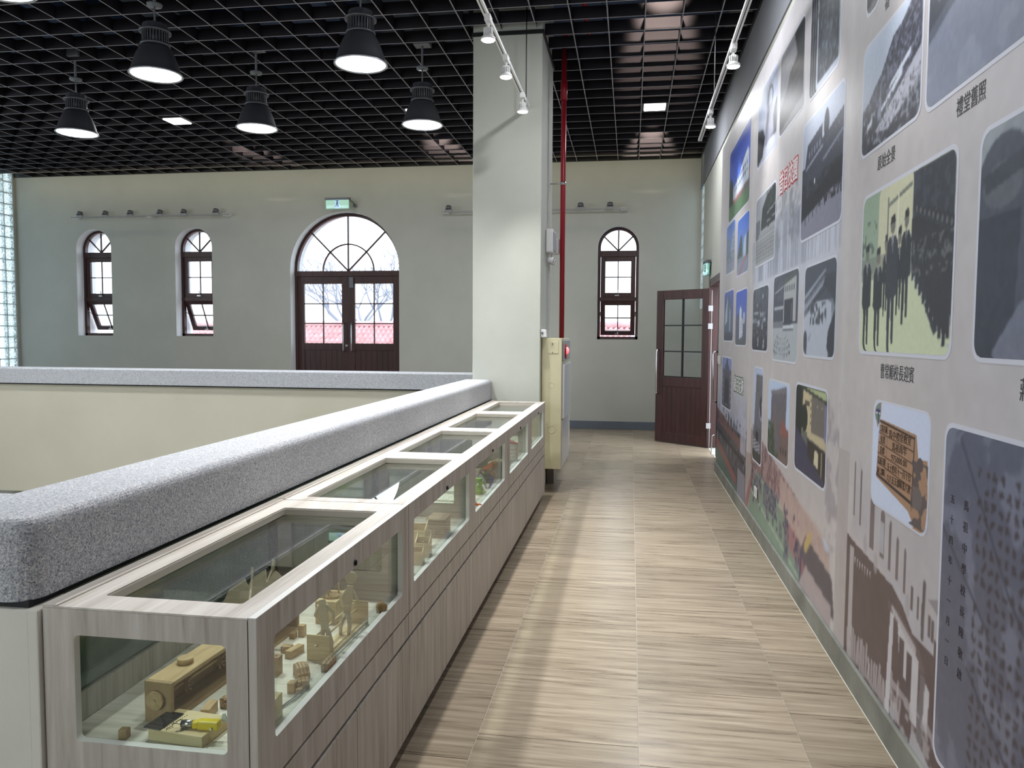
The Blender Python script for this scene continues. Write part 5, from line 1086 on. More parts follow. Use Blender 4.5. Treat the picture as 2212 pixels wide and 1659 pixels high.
def photo(Y0, Y1, z0, z1, label, paint, res=0.010, r=0.045, seed=1, border=True, bw=0.014, inset=(0, 0, 0, 0)):
    root = None
    bm_ = MB().prism([(a, b) for a, b in rrect(Y1 - bw, Y0 + bw, z0 - bw, z1 + bw, r + bw * 0.6, 6)], 0.9609, 0.9615, YZ)
    root = bm_.build('photo_border', M_BORDER, mural); root['label'] = label
    cv = Cv(Y0 - Y1, z1 - z0, res, seed); paint(cv); sheet('photo_print', cv, Y0, Y1, z0, z1, root, 0.9606, r); return root
DK, MD, LG = (40, 42, 48), (92, 96, 106), (176, 182, 194)
def hall(c, sky=(40, 72, 176), sky2=(96, 130, 214)):
    c.grad(sky2, sky); c.poly([(0, 0.34), (0.35, 0.42), (0.62, 0.36), (1, 0.44), (1, 0), (0, 0)], (110, 104, 102)); c.poly([(0, 0), (1, 0), (1, 0.16), (0, 0.22)], (92, 122, 92)); c.line((0.3, 0.2), (1, 0.34), 0.03, (170, 110, 104))
    c.poly([(0.0, 0.55), (0.1, 0.62), (0.2, 0.5), (0.22, 0.2), (0, 0.2)], (40, 58, 50)); c.poly([(0.22, 0.42), (0.8, 0.58), (0.96, 0.66), (0.96, 0.28), (0.22, 0.24)], (196, 204, 216)); c.wins(0.28, 0.32, 0.92, 0.5, 8, 2, (74, 92, 120), 0.5, skew=0.1); c.poly([(0.6, 0.56), (0.92, 0.70), (0.92, 0.62), (0.6, 0.52)], (226, 230, 236)); c.grain(30, 12)
def arch_mon(c):
    c.grad((150, 156, 170), (178, 184, 200)); c.blot(5, 0.5, (198, 202, 214), 0.5); c.poly([(0, 0), (1, 0), (1, 0.22), (0.6, 0.2), (0, 0.1)], (176, 178, 188)); c.poly([(0, 0.02), (0, 0.52), (0.3, 0.44), (0.42, 0.3), (0.3, 0.08)], (46, 48, 54)); c.poly([(0.72, 0.2), (1, 0.16), (1, 0.6), (0.86, 0.52)], (62, 64, 70)); c.poly([(0.40, 0.16), (0.86, 0.22), (0.78, 0.60), (0.52, 0.58)], (128, 128, 140)); c.ell(0.66, 0.72, 0.15, 0.15, (96, 100, 110)); c.ell(0.66, 0.71, 0.10, 0.12, (176, 182, 196)); c.rect(0.56, 0.56, 0.76, 0.62, (130, 130, 142)); c.grain(26, 12)
def bldgate(c):
    c.grad((70, 70, 74), (150, 148, 150)); c.blot(4, 0.5, (124, 124, 128), 0.5); c.poly([(0, 0.25), (0.05, 0.35), (0.35, 0.5), (0.45, 0.62), (0.62, 0.66), (0.8, 0.72), (1, 0.7), (1, 0), (0, 0)], (46, 46, 50)); c.poly([(0.6, 1), (0.72, 0.72), (1, 0.62), (1, 1)], (52, 54, 56)); c.poly([(0.46, 0.56), (0.84, 0.62), (0.84, 0.25), (0.46, 0.2)], (62, 60, 62)); c.wins(0.5, 0.3, 0.82, 0.55, 4, 2, (30, 30, 34), 0.6, skew=0.1); c.poly([(0, 0), (1, 0), (1, 0.14), (0, 0.06)], (120, 118, 118)); c.grain(36, 16)
def trees(c):
    c.grad((150, 156, 166), (176, 184, 192)); c.poly([(0, 0), (1, 0), (1, 0.08), (0, 0.1)], (170, 176, 186)); R = c.reg(0.3, 0.05, 0.96, 1); c.put(R, (40, 44, 50), 0.95); c.blot(22, 0.56, (92, 104, 112), 0.7, R)
    for x in (0.04, 0.12, 0.2): c.line((x, 0), (x + 0.02, 1), 0.035, (40, 42, 48)); 
    c.blot(18, 0.52, (52, 56, 60), 0.8, c.reg(0, 0.5, 0.32, 1)); c.grain(50, 16)
def mountain(c):
    c.grad((140, 146, 160), (196, 206, 220)); c.poly([(0, 0), (1, 0), (1, 0.98), (0.86, 0.98), (0.7, 0.88), (0.55, 0.84), (0.46, 0.74), (0.36, 0.62), (0.24, 0.56), (0.12, 0.46), (0, 0.42)], (48, 50, 62)); m = (c.C[..., 0] < 60).astype(float); c.blot(26, 0.56, (116, 120, 140), 0.8, m * (c.V > 0.3)); c.blot(60, 0.6, (150, 152, 168), 0.6, m * (c.V > 0.55))
    c.poly([(0.25, 0.14), (0.6, 0.32), (1, 0.54), (1, 0.3), (0.7, 0.16), (0.5, 0.08)], (178, 178, 188)); c.poly([(0.3, 0.28), (0.72, 0.5), (0.72, 0.44), (0.34, 0.24)], (206, 210, 220)); c.poly([(0.52, 0.46), (0.84, 0.60), (0.84, 0.54), (0.5, 0.41)], (200, 206, 216)); c.poly([(0.3, 0.24), (0.72, 0.43), (0.72, 0.39), (0.32, 0.2)], (60, 62, 72)); c.blot(18, 0.56, (150, 152, 160), 0.9, c.reg(0, 0, 1, 0.34)); c.blot(40, 0.6, (30, 32, 40), 0.8, c.reg(0, 0, 1, 0.4))
    c.poly([(0.10, 0.2), (0.2, 0.24), (0.2, 0.3), (0.12, 0.26)], (214, 216, 222)); c.poly([(0.30, 0.24), (0.36, 0.56), (0.38, 0.2)], (128, 132, 150), 0.8); c.grain(90, 14)
def oldhall(c):
    c.grad((128, 134, 150), (120, 126, 142)); c.blot(7, 0.55, (146, 152, 166), 0.5); c.poly([(0, 0.50), (1, 0.95), (1, 1), (0, 1)], (70, 74, 86)); c.poly([(0.0, 0.62), (0.5, 0.86), (0.5, 0.80), (0.0, 0.55)], (190, 198, 210)); c.poly([(0, 0.34), (0.6, 0.66), (1, 0.88), (1, 0.94), (0.6, 0.78), (0, 0.5)], (58, 62, 74)); c.wins(0.04, 0.42, 0.56, 0.52, 6, 1, (150, 156, 170), 0.3, skew=0.5); c.poly([(0.0, 0.30), (1, 0.80), (1, 0.84), (0, 0.36)], (84, 90, 104)); c.poly([(0.62, 0.64), (0.72, 0.7), (0.74, 1), (0.6, 1)], (150, 156, 168)); c.poly([(0.8, 0.76), (0.94, 0.84), (0.94, 1), (0.8, 1)], (40, 44, 54)); c.grain(40, 8)
def welcome(c):
    c.grad((208, 214, 178), (196, 204, 178)); c.rect(0, 0.5, 0.30, 1, (150, 170, 146)); c.rect(0.22, 0.5, 0.62, 1, (206, 204, 172)); c.line((0.34, 0.5), (0.34, 0.92), 0.012, (120, 124, 112)); c.line((0.34, 0.88), (0.60, 0.94), 0.012, (120, 124, 112)); c.line((0.46, 0.5), (0.46, 0.92), 0.008, (226, 228, 210)); c.blot(14, 0.5, (92, 104, 92), 0.9, c.reg(0, 0.62, 0.2, 0.84))
    c.poly([(0.62, 0.45), (0.62, 1), (1, 1), (1, 0.2), (0.86, 0.1), (0.74, 0.3)], (54, 58, 66)); c.blot(20, 0.55, (84, 88, 96), 0.5, c.reg(0.62, 0.6, 1, 1)); c.poly([(0, 0), (0.86, 0), (0.74, 0.28), (0.6, 0.4), (0, 0.42)], (206, 214, 176)); c.rect(0, 0.46, 0.62, 0.60, (110, 112, 104), 0.5)
    for u, v, h, wd in ((0.56, 0.16, 0.66, 0.055), (0.49, 0.22, 0.52, 0.045), (0.08, 0.0, 0.70, 0.062), (0.235, 0.0, 0.66, 0.060), (0.33, 0.22, 0.50, 0.04), (0.405, 0.0, 0.82, 0.068)):
        C1 = (40, 44, 52) if wd < 0.065 else (50, 54, 64); t = v + h; hr = wd * 0.42
        c.poly([(u - wd * 0.9, t - 0.17), (u - wd * 0.5, t - 0.13), (u + wd * 0.5, t - 0.13), (u + wd * 0.95, t - 0.18), (u + wd, v + h * 0.42), (u + wd * 0.55, v + h * 0.40), (u - wd * 0.6, v + h * 0.38), (u - wd, v + h * 0.44)], C1)
        c.poly([(u - wd * 0.62, v + h * 0.42), (u - wd * 0.04, v + h * 0.42), (u - wd * 0.16, v), (u - wd * 0.52, v)], C1); c.poly([(u + wd * 0.02, v + h * 0.44), (u + wd * 0.6, v + h * 0.44), (u + wd * 0.56, v + h * 0.06), (u + wd * 0.24, v + h * 0.06)], C1)
        c.ell(u, t - 0.065, hr, 0.052, (118, 116, 108)); c.poly([(u - hr, t - 0.06), (u - hr * 0.8, t - 0.012), (u + hr * 0.8, t - 0.008), (u + hr, t - 0.055), (u, t - 0.05)], (38, 40, 46)); c.poly([(u - wd * 0.22, t - 0.125), (u + wd * 0.22, t - 0.125), (u + wd * 0.03, t - 0.25)], (188, 190, 184)); c.line((u, t - 0.13), (u, t - 0.22), 0.006, (46, 46, 54))
    for k in range(9): x = 0.66 + 0.04 * k; c.man(x, 0.40 - 0.045 * k, 0.42 + 0.03 * k, (44, 46, 54)); c.ell(x, 0.40 - 0.045 * k + (0.42 + 0.03 * k) * 0.92, 0.010, 0.020, (128, 128, 124), 0.7); c.ell(x, 0.40 - 0.045 * k + 0.01, 0.016, 0.012, (190, 194, 190), 0.8)
    c.blot(30, 0.56, (150, 152, 144), 0.5, c.reg(0.62, 0.42, 1, 0.62)); c.grain(60, 7)
def portrait(c):
    c.grad((110, 114, 128), (150, 156, 160)); c.blot(5, 0.5, (132, 138, 144), 0.4); c.ell(0.16, 0.60, 0.22, 0.36, (70, 76, 88)); c.ell(0.15, 0.74, 0.13, 0.10, (92, 96, 104)); c.poly([(0.02, 0.80), (0.28, 0.86), (0.30, 0.78), (0.04, 0.72)], (56, 62, 72)); c.rect(0, 0, 0.36, 0.62, (48, 54, 68)); c.ell(0.55, 0.80, 0.20, 0.13, (54, 58, 68)); c.ell(0.60, 0.72, 0.15, 0.10, (120, 122, 128)); c.poly([(0.28, 0.62), (0.66, 0.62), (0.9, 0.5), (0.9, 0), (0.25, 0)], (72, 76, 90)); c.poly([(0.85, 0.72), (1, 0.8), (1, 0), (0.80, 0)], (48, 52, 66)); c.poly([(0.1, 0.0), (0.3, 0.24), (0.42, 0.2), (0.4, 0)], (112, 116, 132)); c.ell(0.9, 0.25, 0.16, 0.10, (110, 112, 126)); c.line((0.5, 0.6), (0.45, 0.0), 0.02, (60, 64, 78)); c.grain(24, 9)
def oldschool(c):
    c.grad((132, 130, 146), (182, 190, 204)); c.poly([(0, 0), (1, 0), (1, 0.34), (0, 0.16)], (128, 128, 142)); c.poly([(0, 0.62), (0.08, 0.62), (0.14, 0.80), (0.52, 0.86), (0.52, 0.74), (0.60, 0.74), (1, 0.82), (1, 0.3), (0.5, 0.26), (0, 0.16)], (56, 60, 72)); c.wins(0.16, 0.62, 0.5, 0.78, 5, 1, (128, 134, 150), 0.35, skew=0.1); c.wins(0.6, 0.5, 1, 0.76, 6, 2, (110, 116, 132), 0.16, skew=0.12); c.line((0.56, 0.56), (1, 0.66), 0.012, (120, 124, 140)); c.line((0.12, 0.60), (0.54, 0.68), 0.012, (130, 134, 148)); c.ell(0.62, 0.82, 0.06, 0.12, (44, 50, 58)); c.poly([(0, 0.16), (1, 0.32), (1, 0.48), (0.4, 0.36), (0, 0.34)], (34, 38, 46)); c.blot(26, 0.5, (30, 34, 42), 0.9, c.reg(0, 0.2, 1, 0.48))
    for k in range(9): u = 0.12 + 0.1 * k; c.rect(u, 0.10 + 0.14 * u, u + 0.012, 0.26 + 0.12 * u, (34, 36, 44))
    c.rect(0.34, 0.42, 0.37, 0.47, (210, 214, 220)); c.grain(40, 8)
def parade(c):
    c.grad((150, 152, 154), (150, 152, 158)); c.poly([(0.28, 0.5), (0.35, 0.8), (0.6, 0.95), (1, 1), (1, 0.46)], (52, 56, 58)); c.blot(16, 0.55, (84, 92, 88), 0.7, c.reg(0.5, 0.75, 1, 1)); c.line((0.6, 0.68), (1, 0.72), 0.01, (160, 164, 168)); c.line((0.6, 0.56), (1, 0.58), 0.008, (160, 164, 168)); c.rect(0, 0.4, 0.24, 0.66, (96, 100, 106)); c.poly([(0, 0), (1, 0), (1, 0.5), (0.2, 0.44), (0, 0.34)], (158, 160, 160))
    for j in range(13):
        for i in range(17): u = 0.05 + 0.055 * i + 0.01 * (j % 2); v = 0.06 + 0.031 * j; c.ell(u, v, 0.016, 0.010, (66, 68, 72), 0.9)
    c.grain(40, 7)
def street(c, k=0):
    c.grad((130, 146, 190), (76, 116, 206)); c.poly([(0, 0.3), (0.3, 0.7), (0.42, 0.66), (0.5, 0.3)], (54, 74, 66)); c.poly([(0.5, 0.25), (0.6, 0.6), (0.78, 0.66), (0.8, 0.25)], (180, 190, 206)); c.poly([(0.78, 0.25), (0.84, 0.62), (1, 0.7), (1, 0.2)], (58, 84, 70)); c.poly([(0, 0), (1, 0), (1, 0.28), (0, 0.3)], (134, 140, 158)); c.line((0.2, 0), (0.8, 0.28), 0.03, (170, 96, 100)); c.blot(18, 0.55, (92, 110, 104), 0.6, c.reg(0, 0.2, 1, 0.4)); c.grain(28, 14)
def street2(c):
    c.grad((128, 142, 176), (92, 128, 200)); c.poly([(0.0, 0.25), (0.0, 0.8), (0.45, 0.66), (0.5, 0.3)], (120, 132, 150)); c.poly([(0.5, 0.25), (0.7, 0.7), (1, 0.82), (1, 0.2)], (150, 160, 178)); c.wins(0.72, 0.35, 0.98, 0.7, 3, 4, (80, 96, 124), 0.5); c.poly([(0, 0), (1, 0), (1, 0.26), (0, 0.3)], (136, 142, 156)); c.blot(16, 0.5, (80, 104, 92), 0.7, c.reg(0.2, 0.2, 1, 0.42)); c.grain(28, 12)
def white_block(c):
    c.grad((70, 82, 108), (90, 108, 176)); c.poly([(0, 0.2), (0.05, 0.62), (0.4, 0.95), (0.62, 0.86), (0.98, 0.46), (1, 0.1), (0, 0.1)], (86, 102, 120)); c.poly([(0.10, 0.3), (0.14, 0.6), (0.38, 0.92), (0.36, 0.4)], (176, 188, 200)); c.poly([(0.6, 0.2), (0.6, 0.7), (0.72, 0.6), (0.72, 0.2)], (150, 166, 184)); c.rect(0, 0, 1, 0.16, (70, 76, 90)); c.grain(26, 12)
def white_tower(c):
    c.grad((104, 120, 160), (64, 92, 190)); c.poly([(0, 0.12), (0, 0.52), (0.2, 0.6), (0.34, 0.5), (1, 0.46), (1, 0.1)], (84, 92, 112)); c.poly([(0.36, 0.1), (0.36, 0.66), (0.46, 0.72), (0.56, 0.66), (0.56, 0.5), (0.68, 0.46), (0.68, 0.16)], (206, 210, 216)); c.poly([(0.7, 0.4), (0.7, 0.58), (0.84, 0.60), (0.84, 0.4)], (186, 192, 204)); c.wins(0.48, 0.18, 0.66, 0.46, 2, 5, (92, 104, 128), 0.45); c.line((0.46, 0.1), (0.46, 0.70), 0.005, (140, 150, 168)); c.rect(0, 0, 1, 0.12, (92, 96, 100)); c.grain(26, 10)
def village(c):
    c.grad((46, 50, 60), (92, 98, 110)); c.blot(10, 0.5, (54, 58, 68), 0.8)
    for a, b, d, e in ((0.1, 0.58, 0.4, 0.62), (0.5, 0.54, 0.85, 0.60), (0.0, 0.44, 0.28, 0.50), (0.3, 0.38, 0.5, 0.48), (0.7, 0.44, 0.86, 0.50), (0.6, 0.34, 0.7, 0.44), (0.36, 0.06, 0.44, 0.2), (0.72, 0.04, 0.8, 0.18), (0.28, 0.7, 0.33, 0.75), (0.64, 0.82, 0.70, 0.88)): c.rect(a, b, d, e, (196, 200, 208), 0.9)
    c.blot(24, 0.60, (176, 180, 190), 0.8, c.reg(0, 0.2, 1, 0.62)); c.blot(40, 0.5, (36, 40, 48), 0.7, c.reg(0, 0, 1, 0.6)); c.grain(40, 10)
def gate_group(c):
    c.grad((170, 176, 182), (84, 90, 102)); c.rect(0, 0.38, 1, 1, (74, 80, 92)); c.blot(6, 0.5, (100, 104, 116), 0.5, c.reg(0, 0.7, 0.5, 1)); c.poly([(0, 0), (1, 0), (1, 0.42), (0, 0.38)], (176, 182, 184)); c.rect(0, 0.38, 0.45, 0.46, (120, 124, 132))
    c.poly([(0.44, 0.44), (0.46, 0.90), (0.92, 0.97), (0.92, 0.44)], (178, 180, 178)); c.rect(0.48, 0.42, 0.82, 0.70, (52, 58, 70)); c.wins(0.48, 0.74, 0.88, 0.90, 5, 1, (80, 88, 98), 0.45); c.poly([(0.44, 0.92), (0.92, 1), (0.95, 0.94), (0.46, 0.87)], (88, 90, 90)); c.rect(0.05, 0.60, 0.44, 0.63, (176, 180, 184)); c.wins(0.06, 0.5, 0.44, 0.84, 5, 2, (120, 126, 138), 0.15); c.line((0.06, 0.80), (0.44, 0.86), 0.008, (180, 184, 188)); c.line((0.76, 0.46), (0.76, 0.64), 0.006, (186, 190, 192)); c.rect(0.44, 0.36, 0.86, 0.41, (206, 210, 212)); c.rect(0.44, 0.34, 0.84, 0.36, (110, 114, 122))
    for j, (v, ru, n, dk) in enumerate(((0.24, 0.20, 11, (110, 114, 122)), (0.19, 0.26, 13, (84, 88, 98)), (0.13, 0.32, 15, (52, 56, 66)), (0.06, 0.34, 17, (40, 44, 54)))):
        for i in range(n):
            a = PI + PI * (i + 0.5) / n; u = 0.40 + ru * math.cos(a); w_ = v + 0.05 * math.sin(a) + 0.02; c.man(u, w_, 0.075, dk); c.ell(u, w_ + 0.055, 0.012, 0.010, (216, 220, 222), 0.8)
    c.grain(50, 6)
def courtyard(c):
    c.grad((188, 194, 202), (70, 76, 88)); c.poly([(0, 0), (0.95, 0), (0.88, 0.55), (0.6, 0.66), (0, 0.42)], (184, 190, 200)); c.rect(0, 0.6, 1, 1, (72, 78, 90)); c.poly([(0.0, 0.68), (0.68, 0.92), (0.70, 0.90), (0.0, 0.62)], (150, 156, 168)); c.poly([(0, 0.55), (0.7, 0.82), (0.9, 0.80), (0.9, 0.76), (0.66, 0.77), (0, 0.50)], (156, 162, 174))
    for k in range(20): u = 0.02 + 0.034 * k; c.rect(u, 0.555 + 0.36 * u, u + 0.012, 0.60 + 0.37 * u, (176, 182, 192)); c.rect(u, 0.45 + 0.36 * u, u + 0.014, 0.505 + 0.36 * u, (44, 48, 58))
    c.poly([(0.62, 0.76), (0.9, 0.62), (1, 0.5), (1, 0.86), (0.7, 0.86)], (56, 62, 74)); c.blot(15, 0.44, (66, 72, 82), 0.95, c.reg(0.22, 0.34, 0.74, 0.58)); c.poly([(0.86, 0.0), (0.78, 0.10), (0.80, 0.25), (0.92, 0.4), (1, 0.5), (1, 0)], (50, 56, 68)); c.ell(0.06, 0.14, 0.07, 0.14, (70, 76, 88)); c.man(0.2, 0.16, 0.06, (50, 54, 64)); c.man(0.24, 0.19, 0.06, (50, 54, 64)); c.grain(40, 8)
def castle(c):
    c.grad((140, 146, 186), (130, 140, 190)); c.rect(0.06, 0, 1, 0.76, (96, 94, 108)); c.poly([(0.25, 0), (0.30, 0.82), (0.45, 0.90), (0.50, 1.0), (0.62, 1.0), (0.64, 0.90), (0.78, 0.80), (0.82, 0)], (88, 88, 100)); c.ell(0.55, 0.48, 0.24, 0.12, (60, 60, 70)); c.rect(0.31, 0, 0.79, 0.48, (62, 60, 70)); c.wins(0.06, 0.1, 0.22, 0.7, 1, 5, (170, 170, 184), 0.4); c.wins(0.86, 0.1, 1.0, 0.7, 1, 5, (170, 170, 184), 0.4); c.wins(0.42, 0.03, 0.66, 0.10, 3, 2, (150, 150, 160), 0.6); c.grain(20, 10)
def clock_tower(c):
    c.grad((60, 60, 66), (180, 188, 210)); c.poly([(0, 0.3), (0, 1), (1, 1), (1, 0.3)], (186, 194, 216)); c.poly([(0.1, 0.15), (0.3, 0.93), (1.0, 0.94), (1, 0.1)], (108, 106, 112)); c.rect(0, 0.12, 1, 0.38, (84, 84, 90), 0.5); c.ell(0.92, 0.56, 0.22, 0.10, (150, 154, 172)); c.poly([(0.70, 0.66), (0.9, 0.72), (0.95, 0.5), (0.84, 0.5)], (50, 50, 56)); c.ell(0.5, 0.27, 0.14, 0.06, (40, 40, 46)); c.rect(0.36, 0.16, 0.64, 0.27, (40, 40, 46))
    for k in range(6): c.line((0.05, 0.24 - 0.022 * k), (0.8, 0.20 - 0.022 * k), 0.006, (176, 174, 180))
    for v in (0.84, 0.80, 0.76): c.rect(0.44, v, 0.50, v + 0.016, (66, 64, 70))
    c.rect(0, 0, 1, 0.10, (54, 58, 56)); c.grain(16, 8)
def round_tower(c):
    c.grad((70, 78, 70), (186, 200, 222)); c.rect(0, 0.45, 1, 1, (188, 202, 224)); c.poly([(0.12, 0.1), (0.16, 0.86), (0.85, 0.97), (0.88, 0.97), (0.86, 0.1)], (104, 98, 102)); c.poly([(0.14, 0.82), (0.14, 0.87), (0.86, 0.95), (0.86, 0.89)], (122, 116, 122)); c.blot(9, 0.48, (92, 100, 140), 0.6, c.reg(0.18, 0.58, 0.5, 0.82)); c.blot(12, 0.5, (128, 106, 84), 0.6, c.reg(0.18, 0.3, 0.5, 0.7)); c.blot(10, 0.40, (56, 72, 50), 0.95, c.reg(0, 0, 0.36, 0.42)); c.poly([(0.55, 0), (0.6, 0.34), (1, 0.42), (1, 0)], (112, 92, 86)); c.poly([(0.6, 0.34), (0.72, 0.56), (1, 0.40), (1, 0.36)], (142, 86, 78)); c.wins(0.62, 0.05, 0.95, 0.26, 3, 1, (54, 50, 54), 0.4); c.line((0.88, 0.5), (0.88, 1), 0.008, (90, 88, 94)); c.grain(24, 10)
def house(c):
    c.grad((52, 50, 66), (170, 172, 130)); c.rect(0, 0.55, 1, 1, (60, 66, 52)); c.poly([(0.24, 1), (1, 0.9), (1, 1)], (176, 184, 140)); c.poly([(0.24, 0.5), (0.26, 0.96), (0.55, 0.92), (0.55, 0.5)], (198, 182, 144)); c.poly([(0.55, 0.5), (0.55, 0.92), (0.94, 0.88), (0.94, 0.5)], (112, 104, 96)); c.poly([(0.42, 0.44), (0.44, 0.52), (1, 0.5), (1, 0.38)], (192, 178, 142)); c.poly([(0, 0), (1, 0), (1, 0.06), (0.5, 0.30), (0, 0.52)], (62, 60, 82)); c.poly([(0, 0.5), (0, 1), (0.2, 1), (0.24, 0.56), (0.22, 0.42)], (30, 34, 34)); c.ell(0.32, 0.64, 0.11, 0.16, (32, 42, 34)); c.rect(0.33, 0.79, 0.48, 0.84, (52, 46, 42)); c.wins(0.34, 0.795, 0.47, 0.835, 3, 1, (200, 186, 150), 0.5); c.poly([(0.44, 0.42), (0.46, 0.22), (1, 0.06), (1, 0.38)], (52, 46, 44)); c.poly([(0.68, 0.34), (0.8, 0.33), (0.8, 0.15), (0.66, 0.18)], (206, 196, 164)); c.rect(0.87, 0.1, 0.91, 0.36, (150, 138, 112)); c.wins(0.5, 0.56, 0.55, 0.9, 1, 4, (60, 54, 50), 0.35); c.wins(0.66, 0.78, 0.94, 0.86, 2, 1, (224, 222, 214), 0.14); c.poly([(0.94, 0.5), (0.94, 0.85), (1, 0.86), (1, 0.46)], (120, 118, 150)); c.grain(34, 8)
def stele(c):
    c.grad((98, 98, 112), (92, 96, 112)); n = c.fbm(4, 5); m = np.clip((np.sin((c.U * 1.6 + c.V * 1.5 + n * 1.6) * 7) - 0.2) * 2, 0, 1); c.put(m, (132, 136, 152), 0.6); c.put(np.clip((0.35 - c.V * 0.8 + c.U * 0.1), 0, 1), (120, 118, 128), 0.5)
    for a, b, d, e in ((0.10, 0.98, 0.42, 0.62), (0.42, 0.62, 0.7, 0.40), (0.0, 0.7, 0.3, 0.5), (0.2, 0.35, 0.6, 0.1)): c.line((a, b), (d, e), 0.006, (64, 66, 82), 0.8)
    R_s = random.Random(4)
    for i in range(14):
        for j in range(22):
            v = 0.90 - 0.041 * j; u = 0.235 + 0.041 * i
            if v < 0.02 or R_s.random() < 0.12: continue
            for q in range(3): c.line((u + R_s.uniform(-.011, .011), v + R_s.uniform(-.012, .012)), (u + R_s.uniform(-.011, .011), v + R_s.uniform(-.012, .012)), 0.0052, (66, 58, 64), 0.8)
    c.grain(50, 6)
PH = [(8.13, 6.76, 2.66, 3.34, 'blue-sky photo of a white hall at the far top left', hall, .012), (6.37, 5.57, 2.82, 3.38, 'grey photo of a bell-shaped monument', arch_mon, .011), (5.46, 4.74, 2.84, 3.36, 'dark grey photo of a building behind trees, near the top', bldgate, .010),
      (4.58, 3.95, 2.82, 3.40, 'dark photo of tree trunks cut by the top of the picture', trees, .009), (3.52, 3.36, 2.85, 3.2, 'small photo whose lower corner shows at the top edge', bldgate, .010), (3.53, 2.86, 2.27, 2.71, 'photo of a dark mountain above white terraces', mountain, .006),
      (2.80, 1.7, 2.26, 2.95, 'large photo of an old hall and a pale forecourt, top right', oldhall, .008), (3.47, 2.53, 1.45, 2.08, 'yellowed photo of dark-suited men walking along a lined crowd', welcome, .005), (2.36, 1.5, 1.45, 2.07, 'large grey photo of people seen from the side, cut by the right edge', portrait, .006),
      (4.70, 3.83, 2.06, 2.70, 'dark photo of a two-storey school behind a hedge', oldschool, .007), (6.36, 5.53, 2.06, 2.57, 'photo of rows of pupils on a parade ground', parade, .010), (8.26, 7.62, 2.15, 2.63, 'leftmost blue-sky street photo in the pair', street2, .012),
      (7.43, 6.73, 2.07, 2.57, 'right blue-sky street photo in the pair', street, .012), (8.33, 7.62, 1.475, 1.965, 'photo of a slanted white block under dark blue sky', white_block, .012), (7.43, 6.75, 1.44, 1.92, 'photo of a white corner tower under blue sky', white_tower, .012),
      (6.41, 5.72, 1.41, 1.88, 'grey photo of a hillside village', village, .010), (5.51, 4.72, 1.36, 1.91, 'photo of a school gate with pupils grouped in rings', gate_group, .007), (4.55, 3.88, 1.41, 1.89, 'photo looking down on a pale courtyard with shrubs', courtyard, .008),
      (8.40, 7.65, 0.80, 1.30, 'purple-grey photo of an arched gate tower', castle, .012), (6.27, 5.86, 0.56, 1.27, 'narrow photo of a round tower with a clock', clock_tower, .010), (5.60, 4.89, 0.71, 1.21, 'photo of a curved tower with creepers', round_tower, .010),
      (4.70, 3.98, 0.75, 1.235, 'photo of a cream house above a dark road', house, .008), (2.525, 1.5, 0.20, 1.235, 'photo of a blue-grey stone tablet covered with characters', stele, .006)]
for k, (a, b, c, d, lab, fn, rs) in enumerate(PH): photo(a, b, c, d, lab, fn, rs, seed=20 + k)
# plaque photo
def plaque(c):
    c.grad((206, 214, 230), (206, 214, 232)); BR = (168, 132, 104)
    c.poly([(0.09, 0.28), (0.15, 0.84), (0.80, 0.80), (0.84, 0.6), (0.98, 0.62), (1, 0.3), (0.98, 0.0), (0.84, 0.0), (0.7, 0.12), (0.11, 0.26)], BR); c.ell(0.085, 0.90, 0.062, 0.10, BR); c.poly([(0.03, 0.88), (0.145, 0.88), (0.09, 0.74)], BR); c.ell(0.085, 0.90, 0.05, 0.085, (120, 138, 128)); c.poly([(0.04, 0.88), (0.13, 0.88), (0.09, 0.78)], (96, 128, 118)); c.rect(0.04, 0.90, 0.13, 0.925, (60, 62, 110)); c.rect(0.04, 0.88, 0.13, 0.90, (220, 216, 214)); c.line((0.09, 0.92), (0.11, 0.80), 0.014, (44, 60, 72))
    c.line((0.135, 0.82), (0.77, 0.765), 0.010, (62, 44, 38)); c.line((0.77, 0.77), (0.76, 0.19), 0.010, (62, 44, 38)); c.line((0.10, 0.29), (0.76, 0.20), 0.014, (58, 44, 40)); c.line((0.13, 0.82), (0.10, 0.30), 0.005, (92, 62, 48))
    for k in range(1, 5): t = k / 5; c.line((0.13 - 0.03 * t, 0.81 - 0.50 * t), (0.765 - 0.01 * t, 0.755 - 0.53 * t), 0.006, (84, 58, 46))
    c.line((0.30, 0.80), (0.27, 0.28), 0.003, (84, 58, 46)); R = c.reg(0.74, 0.02, 0.99, 0.58); c.blot(7, 0.45, (84, 76, 78), 0.9, R); c.ell(0.84, 0.27, 0.08, 0.10, (110, 100, 98)); c.ell(0.87, 0.56, 0.05, 0.06, (92, 80, 78)); c.grain(40, 4)
pp = photo(3.24, 2.655, 0.855, 1.255, 'photo of an orange-brown plaque with brush writing and a shield emblem', plaque, .0022, r=0.05, seed=77, bw=0.008)
RR = (PI / 2, 0, -PI / 2)
rows = [('工程名稱', '馬中禮堂教室'), ('位置', '馬祖南竿'), ('造價', '975000.00'), ('完成日期', '五十四年十一月十日'), ('施工部隊', '六八五五部隊第八連')]
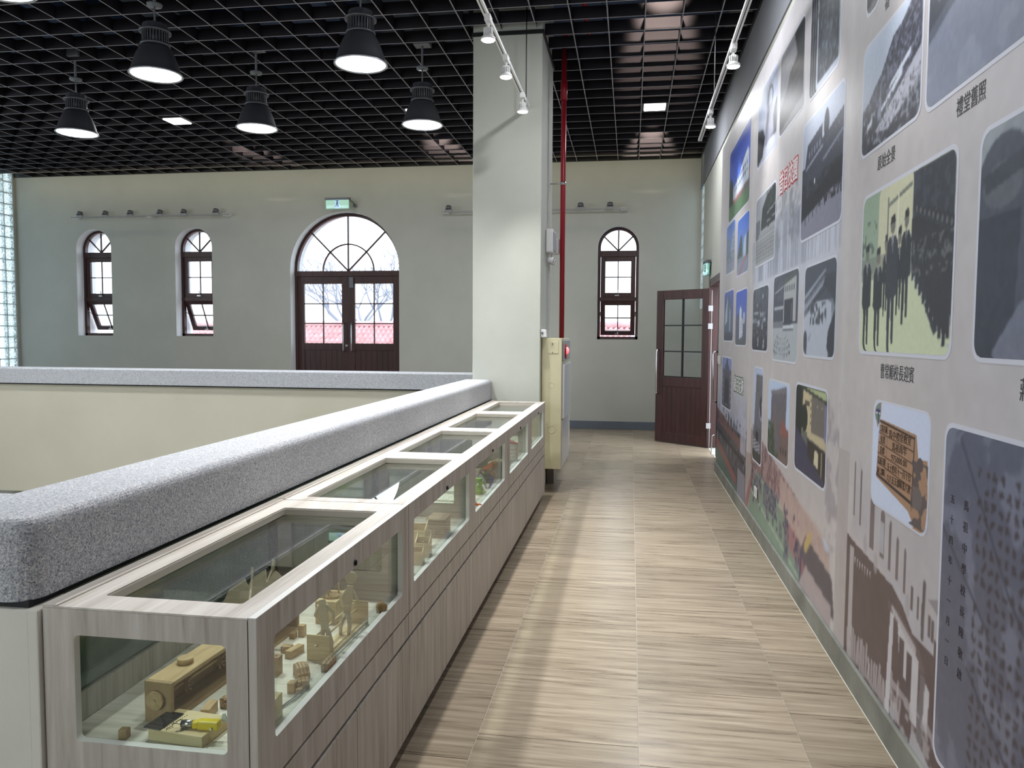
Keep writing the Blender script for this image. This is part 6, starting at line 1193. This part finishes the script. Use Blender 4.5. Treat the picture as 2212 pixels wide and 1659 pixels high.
for k, (a, b) in enumerate(rows):
    t_ = (k + 0.5) / 5; z = 0.855 + 0.40 * (0.80 - 0.52 * t_); y = 3.24 - 0.585 * (0.215 - 0.03 * t_)
    text('lettering', a, 0.031, pp, M_PLATEINK, (0.9602, y, z), RR, sx=0.095 / (0.031 * len(a)) * 0.95 if len(a) > 2 else 0.9)
    text('lettering', b, 0.034, pp, M_PLATEINK, (0.9602, 3.24 - 0.585 * 0.52, z - 0.010), RR, sx=min(1.15, 0.25 / (0.034 * len(b) * (1 if b[0] > 'z' else 0.55))))
# captions
text('caption', '禮堂舊照', 0.062, mural, M_INK, (0.9612, 2.452, 2.19), RR, sx=0.80)
text('caption', '原始全景', 0.062, mural, M_INK, (0.9612, 3.20, 2.19), RR, sx=0.85)
text('caption', '曹常順校長迎賓', 0.062, mural, M_INK, (0.9612, 3.00, 1.372), RR, sx=0.84)
text('caption', '蔣', 0.062, mural, M_INK, (0.9612, 2.065, 1.372), RR, sx=0.84)
text('caption', '福', 0.062, mural, M_INK, (0.9612, 3.255, 2.80), RR, sx=0.84)
M_TRED = flat('title_red', (186, 34, 48), 0.5); M_TWHITE = flat('title_white', (226, 222, 226), 0.5); M_TGREEN = flat('title_green', (56, 96, 78), 0.5)
bold(text('title_outline', '昔日校園', 0.145, mural, M_TRED, (0.9614, 5.12, 2.505), RR), 0.013, 12); bold(text('title', '昔日校園', 0.145, mural, M_TWHITE, (0.9604, 5.12, 2.505), RR), 0.003, 6)
bold(text('title_outline', '歲月足跡', 0.155, mural, M_TGREEN, (0.9614, 7.14, 1.07), RR), 0.013, 12); bold(text('title', '歲月足跡', 0.155, mural, M_TWHITE, (0.9604, 7.14, 1.07), RR), 0.002, 6)
st = [o for o in mural.children if 'stone tablet' in o.get('label', '')][0]; M_CARVE = flat('carved_ink', (58, 50, 56), 0.7)
for k, ch in enumerate('馬祖中學校長陳敬啟'): text('lettering', ch, 0.034, st, M_CARVE, (0.9602, 2.365, 1.02 - 0.062 * k), RR)
for k, ch in enumerate('五十四年十一月一日'): text('lettering', ch, 0.030, st, M_CARVE, (0.9602, 2.46, 1.02 - 0.062 * k), RR)
# ------------------------------------------------------------------ daylight entering through the doorway on the right
light('AREA', (XR + 0.9, 9.9, 2.1), 26, 0.8, (0.92, 0.96, 1.0), aim=(XR - 0.2, 9.9, 0.4), name='doorway_daylight')
